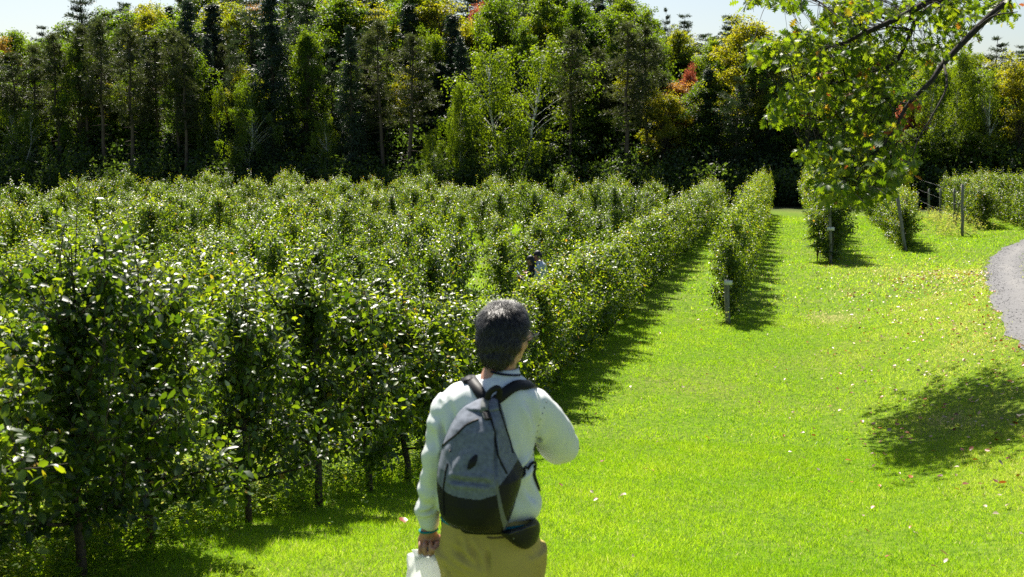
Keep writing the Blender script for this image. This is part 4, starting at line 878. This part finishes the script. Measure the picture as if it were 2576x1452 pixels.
    jv, jn = coords(jm); jm.calc_loop_triangles(); jt = np.zeros(len(jm.loop_triangles) * 3, np.int32); jm.loop_triangles.foreach_get('vertices', jt); jbvh = BVHTree.FromPolygons([tuple(p) for p in jv], [tuple(map(int, t)) for t in jt.reshape(-1, 3)])
    def snap(P, bv, off=.004):
        A, B = [], []
        for p in P:
            q, n, _, _ = bv.find_nearest(Vector(p)); A.append(np.array(q) + np.array(n) * off); B.append(np.array(n))
        return np.array(A), nrm(np.array(B))
    EL = Q @ (EYE - O)
    def snapv(P, bv, off=.004):
        A, B = [], []
        for p in P:
            d = Vector(nrm(np.asarray(p) - EL)); q, n, _, _ = bv.ray_cast(Vector(EL), d)
            if q is None: q, n, _, _ = bv.find_nearest(Vector(p))
            n = np.array(n); n = n if n @ np.array(d) < 0 else -n
            A.append(np.array(q) + n * off); B.append(n)
        return np.array(A), nrm(np.array(B))
    def ribbon(mb, P, N, w, th=.004):
        T = nrm(np.gradient(P, axis=0)); S = nrm(np.cross(N, T)); N = nrm(np.cross(T, S)); w = np.broadcast_to(w, (len(P),))[:, None]
        c = [(-1, 0), (-.9, 1), (.9, 1), (1, 0), (.9, -1), (-.9, -1)]; V = np.stack([P + S * w * a + N * th * b_ for a, b_ in c], 1).reshape(-1, 3); n = len(P); i = np.arange(n - 1)[:, None] * 6; q = np.arange(6)[None]
        F = np.stack([i + q, i + (q + 1) % 6, i + 6 + (q + 1) % 6, i + 6 + q], -1).reshape(-1, 4); mb.add(V, F)
        mb.add(V[:6], [(0, 5, 4, 3), (0, 3, 2, 1)]); mb.add(V[-6:], [(3, 4, 5, 0), (1, 2, 3, 0)])
    # hem, cuff and collar trims
    t = MB(); a = np.linspace(0, 2 * math.pi, 60); hr = np.array(ring(268, 742, 1144, 0, .124)); t.add(*tube([(hr[0] + hr[3] * .985 * math.cos(x), hr[1] + hr[4] * math.sin(x), hr[2] - .004 + .006 * math.sin(x)) for x in a], .0055, 6, cap=False)); put('hem_piping', t.me('hem_piping', M['teal']), jk)
    t = MB(); t.add(*tube([cuff + np.array([.0335 * math.cos(x), .0335 * math.sin(x), -.008 + .003 * math.cos(x)]) for x in a], .0042, 6, cap=False)); put('cuff_piping', t.me('cuff_piping', M['teal']), jk)
    c = MB(); kk = 40; rows = []
    cb = np.array(ring(462, 672, 452, .018, .080)); ct = np.array(ring(497, 660, 398, .032, .070))
    for s, ro in [(0, 1.0), (.5, 1.0), (1, .97), (1, .90), (.45, .90)]:
        r = cb + (ct - cb) * s; rows.append([(r[0] + r[3] * ro * math.cos(x), r[1] + r[4] * ro * math.sin(x), r[2] - .026 * max(0, math.sin(x)) * s * 1.2 - .004 * math.cos(x)) for x in np.arange(kk) * 2 * math.pi / kk])
    V = np.array(rows).reshape(-1, 3); i = np.arange(4)[:, None] * kk; q = np.arange(kk)[None]; c.add(V, np.stack([i + q, i + (q + 1) % kk, i + kk + (q + 1) % kk, i + kk + q], -1).reshape(-1, 4)); put('collar', c.me('collar', M['jacket']), jk)
    t = MB(); P, N = snap(bez([L(520, 402, -.03), L(560, 412, -.05), L(600, 425, -.045), L(632, 440, -.03)], 12), jbvh, .006); r = cb + (ct - cb) * .62
    t.add(*tube([(r[0] + (r[3] + .003) * math.cos(x), r[1] + (r[4] + .003) * math.sin(x), r[2] + .010 - .02 * (x + 2.2) / 1.9) for x in np.linspace(-2.2, -.3, 16)], .0042, 6)); put('collar_trim', t.me('collar_trim', M['navy']), jk)
    t = MB()
    for x, z in [(796, 575), (786, 603), (776, 632), (767, 662), (758, 692), (750, 722), (744, 752), (739, 782), (736, 812), (735, 840)]:
        P, N = snapv([L(x, z, -.05)], jbvh, .0); V, F = ell(P[0], (.0032, .0032, .0032), 8); t.add(V, F)
    put('eyelets', t.me('eyelets', plain('eyelet_grey', (.22, .23, .23), .6)), jk)
    # ---- trousers
    p = MB()
    p.add(*loft([ring(282, 735, 1110, 0, .108), ring(268, 748, 1180, 0, .122), ring(262, 768, 1300, 0, .138), ring(268, 775, 1390, 0, .138), ring(290, 770, 1460, 0, .115)], 36, 2.3))
    xl = L(385, 1440)[0]; xr = L(655, 1440)[0]
    p.add(*tube(bez([(xl, 0, .80), (xl + .005, .0, .70), (xl, -.03, .48), (xl, -.07, .25), (xl, -.08, gz + .05)], 18), np.interp(np.linspace(0, 1, 18), [0, .25, .6, 1], [.112, .096, .085, .075]), 22))
    p.add(*tube(bez([(xr, 0, .80), (xr + .005, .01, .70), (xr, .05, .48), (xr, .07, .25), (xr, .08, gz + .05)], 18), np.interp(np.linspace(0, 1, 18), [0, .25, .6, 1], [.112, .096, .085, .075]), 22))
    pm = remesh('trousers', p, M['khaki'], .0065, 7)
    displace(pm, lambda v: .008 * vnoise(v, 9, 9, 6, 2) + .003 * vnoise(v, 22, 22, 14) + crease(v, [(L(320, 1300, -.11), L(460, 1400, -.13), .012, -.013), (L(290, 1350, -.08), L(430, 1425, -.13), .010, -.010), (L(400, 1260, -.13), L(470, 1400, -.14), .010, -.012), (L(500, 1290, -.14), L(515, 1470, -.13), .009, -.013), (L(700, 1320, -.1), L(750, 1440, -.05), .010, -.007), (L(345, 1240, -.12), L(380, 1330, -.12), .012, -.008), (L(285, 1390, -.07), L(330, 1480, -.1), .011, -.009)]))
    tz = put('trousers', pm, e)
    pv, pn = coords(pm); pm.calc_loop_triangles(); pt = np.zeros(len(pm.loop_triangles) * 3, np.int32); pm.loop_triangles.foreach_get('vertices', pt); pbvh = BVHTree.FromPolygons([tuple(q) for q in pv], [tuple(map(int, q)) for q in pt.reshape(-1, 3)])
    t = MB(); P, N = snap(bez([L(498, 1252, -.14), L(530, 1259, -.14), L(585, 1256, -.13)], 10), pbvh, .001); ribbon(t, P, N, .0035, .002); put('pocket_welt', t.me('pocket_welt', plain('dark_pocket_stitch', (.16, .12, .05), .9)), tz)  # pocket welt: thin ribbon, darker brown than the khaki
    # ---- shoes
    for x, y in ((xl, -.08), (xr, .08)):
        s = MB(); s.add(*loft([(x, y + .05, gz + .0, .046, .135), (x, y + .05, gz + .03, .05, .14), (x, y + .035, gz + .06, .046, .11), (x, y - .01, gz + .10, .04, .06)], 24)); put('shoe', remesh('shoe', s, M['leather'], .008, 3), e)
    # ---- backpack
    bp = thing('backpack', 'old grey and black backpack worn on the back of the white jacket', 'backpack', loc, YAW)
    zs = [(548, 478, 540, -.02), (562, 450, 554, .005), (600, 392, 570, .045), (650, 348, 586, .085), (700, 320, 600, .115), (800, 278, 622, .15), (900, 248, 655, .175), (950, 240, 682, .185), (1000, 240, 672, .19), (1060, 244, 655, .195), (1120, 250, 636, .19), (1165, 258, 618, .18), (1195, 282, 604, .16), (1215, 345, 594, .13), (1226, 420, 585, .09)]
    rows = []; NU = 150; zz = np.linspace(548, 1226, 210); za = np.array(zs, float)
    TH = np.linspace(math.pi, 0, NU)
    for z in zz:
        xl_, xr_, dp = [np.interp(z, za[:, 0], za[:, i]) for i in (1, 2, 3)]
        yd = -.10 - dp * .52; A = L(xl_, z, yd); B = L(xr_, z, yd); xc, hw = (A[0] + B[0]) / 2, (B[0] - A[0]) / 2; zc = (A[2] + B[2]) / 2; yb = -.085 if z > 600 else -.10
        cs = np.cos(TH); sn = np.sin(TH); X = xc + hw * np.sign(cs) * np.abs(cs) ** .82; Y = yb - (dp + .04) * sn ** .72
        u_ = np.linspace(1, 0, NU); rows.append(np.stack([X, Y, zc + u_ * max(0, z - 1040) / 186 * .040], 1))
    G = np.array(rows); G = (np.pad(G, ((2, 2), (0, 0), (0, 0)), 'edge')); G = (G[:-4] + G[1:-3] * 2 + G[2:-2] * 3 + G[3:-1] * 2 + G[4:]) / 9
    # surface folds
    nx_ = np.cross(np.gradient(G, axis=1), np.gradient(G, axis=0)); nx_ = nrm(nx_); nx_ *= np.sign((nx_ * np.array([0, -1, 0])).sum(-1).mean() or 1)
    vf = G.reshape(-1, 3); dd = .009 * vnoise(vf, 8, 8, 6, 4) + .004 * vnoise(vf, 24, 24, 15, 8) + crease(vf, [(L(480, 600, -.2), L(440, 740, -.3), .012, .012), (L(440, 740, -.3), L(405, 900, -.31), .014, -.016), (L(300, 830, -.28), L(430, 690, -.27), .011, -.012), (L(260, 960, -.28), L(520, 985, -.31), .010, -.010), (L(330, 700, -.22), L(300, 900, -.29), .012, .010), (L(370, 800, -.29), L(330, 960, -.3), .012, -.010), (L(545, 640, -.2), L(540, 1000, -.31), .006, -.010), (L(480, 930, -.31), L(540, 960, -.31), .009, -.010)])
    vf = vf + nx_.reshape(-1, 3) * dd[:, None]; G = vf.reshape(G.shape)
    i = np.arange(len(zz) - 1)[:, None] * NU + np.arange(NU - 1)[None]; FQ = np.stack([i, i + 1, i + NU + 1, i + NU], -1).reshape(-1, 4)
    # where each face sits in the picture plane of the wearer's back decides its panel
    cen = vf[FQ].mean(1); inv = np.array([L(0, 0, -.25), L(1000, 0, -.25), L(0, 1000, -.25)]); fx = (cen[:, 0] - inv[0][0]) / (inv[1][0] - inv[0][0]) * 1000; fz = (cen[:, 2] - inv[0][2]) / (inv[2][2] - inv[0][2]) * 1000
    seam = np.interp(fz, [560, 640, 700, 1000, 1230], [500, 535, 545, 545, 580])
    base = (fx < seam) & (fz > np.interp(fx, [230, 300, 450, 545], [1000, 1022, 1036, 1016]))
    strip = (fx >= seam - 3) & (fx < seam + np.interp(fz, [900, 1000, 1230], [0, 14, 26])) & (fz > 940)
    wedge = (fx >= seam) & ~strip & (fz > np.interp(fx, [545, 600, 690], [985, 935, 880]))
    sel = np.where(base, 1, np.where(strip, 3, np.where(wedge, 2, 0)))
    for k, (nm, mt) in enumerate([('main_compartment', 'packgrey'), ('base_panel', 'packblack'), ('side_panel', 'packblack'), ('trim_strip', 'packlight')]):
        m_ = MB(); m_.add(vf, FQ[sel == k]); V, F, T = m_.arrays(); u, iv = np.unique(F, return_inverse=True); m2 = MB(); m2.add(V[u], iv.reshape(-1, 3)); o = put(nm, m2.me(nm, M[mt]), bp)
        if k == 0: main = o
    m_ = MB(); e0 = np.concatenate([G[:, 0], G[::-1, -1]]); m_.add(np.concatenate([e0, [e0.mean(0) + (0, .01, 0)]]), [(len(e0), a_, (a_ + 1) % len(e0)) for a_ in range(len(e0))]); put('back_panel', m_.me('back_panel', M['packblack']), bp)
    bb = BVHTree.FromPolygons([tuple(q) for q in vf], [tuple(map(int, q)) for q in FQ])
    for pts, w in [([(262, 812), (300, 775), (350, 735), (395, 690), (455, 662)], .0036), ([(556, 570), (565, 620), (590, 700), (612, 765), (628, 830)], .0038), ([(500, 600), (530, 700), (548, 800), (560, 860), (598, 935)], .0034), ([(246, 870), (238, 930), (240, 1010), (252, 1090), (262, 1150)], .0035)]:
        t = MB(); P, N = snapv(bez([L(x, z, -.27) for x, z in pts], 22), bb, .001); ribbon(t, P, N, w, .003); put('piping', t.me('piping', M['packblack']), bp)
    t = MB(); P, N = snapv(bez([L(x, z, -.3) for x, z in [(447, 840), (425, 880), (404, 912)]], 8), bb, .001); ribbon(t, P, N, np.array([.004, .008, .011, .013, .013, .011, .007, .003]), .004); put('pocket_opening', t.me('pocket_opening', M['packblack']), bp)
    t = MB(); P, N = snapv(bez([L(x, z, -.2) for x, z in [(490, 572), (485, 600), (487, 625), (500, 660)]], 10), bb, .006); ribbon(t, P, N, .013, .005); put('closing_flap', t.me('closing_flap', M['packlight']), bp)
    t = MB(); P, N = snapv(bez([L(x, z, -.22) for x, z in [(487, 620), (495, 640), (505, 668)]], 8), bb, .008); ribbon(t, P, N, .012, .005); put('buckle', t.me('buckle', M['packblack']), bp)
    for pts in ([(494, 575, -.13), (476, 548, -.12), (450, 508, -.10), (424, 470, -.08), (408, 449, -.05), (396, 440, -.01), (392, 470, .07), (395, 560, .12), (360, 720, .15), (300, 900, .13)], [(535, 575, -.13), (570, 545, -.12), (620, 508, -.10), (665, 490, -.07), (700, 500, -.02), (705, 530, .06), (690, 620, .12), (700, 760, .14), (735, 860, .05)]):
        t = MB(); nv = sum(q[2] < -.04 for q in pts); P1, N1 = snapv(bez([L(*q) for q in pts[:nv]], 16), jbvh, .007); P2, N2 = snap(bez([L(*q) for q in pts[nv - 1:]], 26), jbvh, .007)
        P = np.concatenate([P1, P2[2:]]); N = nrm(np.concatenate([N1, N2[2:]]))
        for _ in range(3): P[1:-1] = (P[:-2] + 2 * P[1:-1] + P[2:]) / 4; N[1:-1] = nrm(N[:-2] + 2 * N[1:-1] + N[2:])
        P[0] += (0, -.02, -.01); ribbon(t, P, N, np.interp(np.linspace(0, 1, len(P)), [0, .3, 1], [.019, .021, .018]), .006); put('shoulder_strap', t.me('shoulder_strap', M['packblack']), bp)
    t = MB(); P = bez([L(500, 562, -.15), L(512, 528, -.16), L(545, 505, -.165), L(562, 518, -.16), L(556, 560, -.15)], 18); ribbon(t, P, nrm(np.broadcast_to([0, -1, .2], P.shape)), .011, .003); put('grab_handle', t.me('grab_handle', M['packblack']), bp)
    t = MB(); P, N = snap(bez([L(655, 975, -.15), L(680, 945, -.13), L(705, 905, -.10), L(727, 882, -.05), L(732, 905, -.04), L(726, 925, -.06)], 22), jbvh, .006); ribbon(t, P, N, .005, .003); put('side_strap', t.me('side_strap', M['packblack']), bp)
    t = MB(); P, N = snap(bez([L(722, 900, -.06), L(730, 960, -.05), L(748, 1022, -.03)], 14), jbvh, .005); ribbon(t, P, N, .006, .003); put('side_strap', t.me('side_strap', M['packblack']), bp)
    # ---- waist pouch
    wp = thing('waist_pouch', 'black half-moon waist pouch with a zip worn at the hip over khaki trousers', 'waist pouch', loc, YAW)
    ol = bez([(562, 1232), (600, 1222), (650, 1206), (700, 1185), (738, 1160), (756, 1172), (766, 1198), (762, 1240), (744, 1280), (715, 1304), (690, 1312), (655, 1303), (620, 1280), (588, 1255), (562, 1232)], 60)[:-1]; cx, cz = ol.mean(0); rows = []
    def yb(zx): x = (zx - 515) / 255.; return -.134 * math.sqrt(max(.02, 1 - min(abs(x), .99) ** 2.3))
    for s, d in [(1, -.01), (1, .02), (.985, .04), (.93, .058), (.82, .07), (.6, .078), (.3, .081), (.02, .082)]:
        rows.append([L(cx + (x - cx) * s, cz + (z - cz) * s, yb(cx + (x - cx) * s) - d * .8) for x, z in ol])
    V = np.array(rows).reshape(-1, 3); n = len(ol); i = np.arange(7)[:, None] * n; q = np.arange(n)[None]; m_ = MB(); F = np.stack([i + q, i + (q + 1) % n, i + n + (q + 1) % n, i + n + q], -1).reshape(-1, 4)
    V = V + .003 * vnoise(V, 30, 30, 30)[:, None] * np.array([0, -1, 0]); m_.add(V, F); put('pouch_body', m_.me('pouch_body', M['pouch']), wp)
    pb = BVHTree.FromPolygons([tuple(q) for q in V], [tuple(map(int, q)) for q in F])
    t = MB(); P, N = snap(bez([L(610, 1243, -.2), L(650, 1230, -.2), L(700, 1212, -.18), L(745, 1190, -.12)], 20), pb, .001); ribbon(t, P, N, .004, .002); put('zip', t.me('zip', M['frame']), wp)
    t = MB(); P, N = snap(bez([L(648, 1228, -.22), L(650, 1245, -.22), L(653, 1262, -.22), L(656, 1282, -.22)], 8), pb, .004); ribbon(t, P, N, np.array([.005, .004, .003, .005, .006, .004, .006, .006]), .003); put('zip_pull', t.me('zip_pull', plain('pale_zip_pull', (.42, .42, .34), .4)), wp)
    t = MB(); P = [(hr[0] + hr[3] * .99 * math.cos(x), hr[4] * 1.0 * math.sin(x), hr[2] - .018) for x in a]; ribbon(t, np.array(P), nrm(np.array([(math.cos(x), math.sin(x), 0) for x in a])), .012, .002); put('belt', t.me('belt', M['pouch']), wp)
    # ---- plastic bag in the left hand
    pg = thing('plastic_bag', 'thin white plastic bag hanging from the left hand of the walking person', 'bag', loc, YAW)
    y0 = hp[1] - .02; hk = hp + np.array([0, -.026, -.052])
    def bring(xl_, xr_, zy, ry): A = L(xl_, zy, y0); B = L(xr_, zy, y0); return ((A[0] + B[0]) / 2, y0, A[2], (B[0] - A[0]) / 2, ry)
    m_ = MB(); rg = [bring(100, 288, 1338, .030), bring(97, 292, 1380, .040), bring(92, 298, 1450, .052), bring(90, 302, 1540, .06), bring(92, 300, 1640, .062), bring(105, 288, 1700, .05), bring(140, 250, 1722, .02)]
    V, F = loft(rg, 44, 2.6, 40); F = F[~((F == len(V) - 2).any(1))]
    m = vnoise(V, 26, 26, 7, 3) * .010 + vnoise(V, 50, 50, 22, 1) * .005; c = np.array([rg[0][0], y0, 0]); V = V + nrm((V - c) * [1, 1, 0]) * m[:, None]; m_.add(V, F); put('bag_body', m_.me('bag_body', M['bag']), pg)
    for zx0, zx1 in ((100, 168), (225, 288)):
        t = MB()
        for yy in (-.02, .02):
            A = L((zx0 + zx1) / 2, 1345, y0 + yy); P = bez([A, (A + hk) / 2 + (0, yy * .3, 0), hk + (0, yy * .2, 0), hk + (0, yy * .1, .02)], 12); N = nrm(np.broadcast_to([0, -1, .1], P.shape)); ribbon(t, P, N, np.interp(np.linspace(0, 1, 12), [0, .3, .7, 1], [(zx1 - zx0) / 2780., .018, .009, .006]), .0012)
        put('handle', t.me('handle', M['bag']), pg)
main_person()

def bystander(name_label, loc, rz, scale, shirt, hairm, longhair, tilt, skin, shades):
    e = thing('person', name_label, 'person', loc, rz, None); e.scale = (scale,) * 3
    b = MB(); hc = np.array([0, .06, 1.60]); HQ = head_shapes(b, hc, 0, -tilt)
    b.add(*tube([hc + (0, -.02, -.05), (0, .01, 1.47), (0, -.01, 1.40)], [.055, .056, .08], 12)); b.add(*loft([(0, 0, .85, .14, .10), (0, 0, 1.1, .13, .10), (0, 0, 1.35, .16, .10), (0, 0, 1.43, .08, .07)]))
    for s in (-1, 1):
        P = bez([(.17 * s, 0, 1.37), (.23 * s, -.02, 1.2), (.24 * s, .0, 1.08), (.19 * s, .14, 1.08), (.09 * s, .28, 1.16)], 18); b.add(*tube(P, np.interp(np.linspace(0, 1, 18), [0, .5, 1], [.05, .04, .027]), 10)); w = P[-1]
        b.add(*tube([w, w + (-.02 * s, .035, .01), w + (-.025 * s, .07, .015)], [.027, .036, .033], 10, ry=[.02, .017, .015]))
        for i in range(4): k = w + np.array([(-.025 - .017 * i + .03) * s, .07, .015]); finger(b, [k, k + (0, .03, .012), k + (-.01 * s, .045, .03), k + (-.012 * s, .035, .045)], .009)
        finger(b, [w + (.01 * s, .03, .015), w + (.012 * s, .05, .035), w + (0, .07, .045)], .01)
        b.add(*tube(bez([(.09 * s, 0, .88), (.10 * s, .01, .5), (.10 * s, -.01, .08)], 10), [.085, .08, .07, .062, .056, .052, .05, .045, .04, .04], 10))
    obj('body', remesh('body', b, skin, .008, 2), e)
    j = MB(); j.add(*loft([(0, 0, .86, .185, .13), (0, 0, .95, .18, .13), (0, 0, 1.12, .17, .125), (0, 0, 1.3, .195, .125), (0, -.005, 1.38, .18, .11), (0, 0, 1.43, .10, .085), (0, .01, 1.47, .065, .065)]))
    for s in (-1, 1): j.add(*tube(bez([(.15 * s, 0, 1.36), (.22 * s, -.02, 1.24), (.245 * s, .0, 1.09)] + ([(.2 * s, .12, 1.08), (.12 * s, .24, 1.14)] if longhair else []), 14), np.linspace(.078, .05, 14), 12))
    jm = remesh('shirt', j, shirt, .012, 5); displace(jm, lambda v: .007 * vnoise(v, 11, 11, 7)); obj('shirt', jm, e)
    p = MB(); p.add(*loft([(0, 0, .76, .17, .12), (0, 0, .88, .175, .125), (0, 0, .96, .16, .115)]))
    for s in (-1, 1): p.add(*tube(bez([(.09 * s, 0, .84), (.10 * s, .01, .48), (.10 * s, -.01, .07)], 10), np.linspace(.10, .065, 10), 12))
    obj('trousers', remesh('trousers', p, M['packblack'] if longhair else M['navy'], .012, 4), e)
    h = MB()
    def hp_(p_, r): V, F = ell((0, 0, 0), r, 20); h.add((V + np.array(p_)) @ HQ.T + hc, F)
    hp_((0, -.012, .028), (.084, .096, .082)); hp_((0, -.04, -.03), (.08, .07, .07))
    if longhair: hp_((0, -.055, -.11), (.082, .055, .11)); hp_((0, -.07, -.2), (.075, .045, .10))
    hm = remesh('hair', h, hairm, .01, 3); displace(hm, lambda v: .005 * vnoise(v, 30, 30, 14)); a = hm.attributes.new('tint', 'FLOAT', 'POINT'); a.data.foreach_set('value', rng.random(len(hm.vertices)).astype(np.float32) * .8); obj('hair', hm, e)
    for s in (-1, 1): sh = MB(); sh.add(*loft([(.1 * s, .05, .0, .045, .13), (.1 * s, .05, .03, .048, .135), (.1 * s, .03, .07, .044, .09)], 20)); obj('shoe', sh.me('shoe', M['packblack']), e)
    if shades:
        g = MB()
        for s in (-1, 1): V, F = ell((.034 * s, .096, -.024), (.027, .012, .020), 12); g.add(V @ HQ.T + hc, F); g.add(*tube([HQ @ np.array(q) + hc for q in [(.06 * s, .09, -.018), (.084 * s, .05, -.018), (.084 * s, -.01, -.024)]], .003, 6))
        g.add(*tube([HQ @ np.array(q) + hc for q in [(-.02, .106, -.02), (.02, .106, -.02)]], .003, 6)); obj('glasses', g.me('glasses', M['frame']), e)
    return e
M['paleblue'] = cloth('pale_blue_shirt_cloth', (.55, .62, .72), .04)
_h1 = at_depth(1358, 630, 26.0); _h1[2] = H(_h1[0], _h1[1]); bystander('person in pale shirt and sunglasses bending over among the apple trees', tuple(_h1), YAW + R(62), .99, M['paleblue'], M['hair'], False, R(28), M['skin'], True)
_h2 = at_depth(1340, 640, 25.9); _h2[2] = H(_h2[0], _h2[1]); bystander('person in black with long dark hair holding a pale phone among the trees', tuple(_h2), YAW + R(70), .93, M['packblack'], M['hairblack'], True, R(25), M['skindark'], False)
def phone():
    a = np.array([-math.sin(YAW + R(70)), math.cos(YAW + R(70)), 0]); c = _h2 + a * .34 + np.array([0, 0, 1.16])
    m = MB(); V, F = box((0, 0, 0), (.075, .009, .15)); m.add(V, F); o = m.build('phone', plain('pale_phone_case', (.55, .68, .78), .35, .5), loc=tuple(c), smooth=False); o.rotation_euler = (R(-35), 0, YAW + R(70)); tag(o, 'pale blue phone held up by the person in black', 'phone')
    b = o.modifiers.new('b', 'BEVEL'); b.width = .003; b.segments = 2
phone()
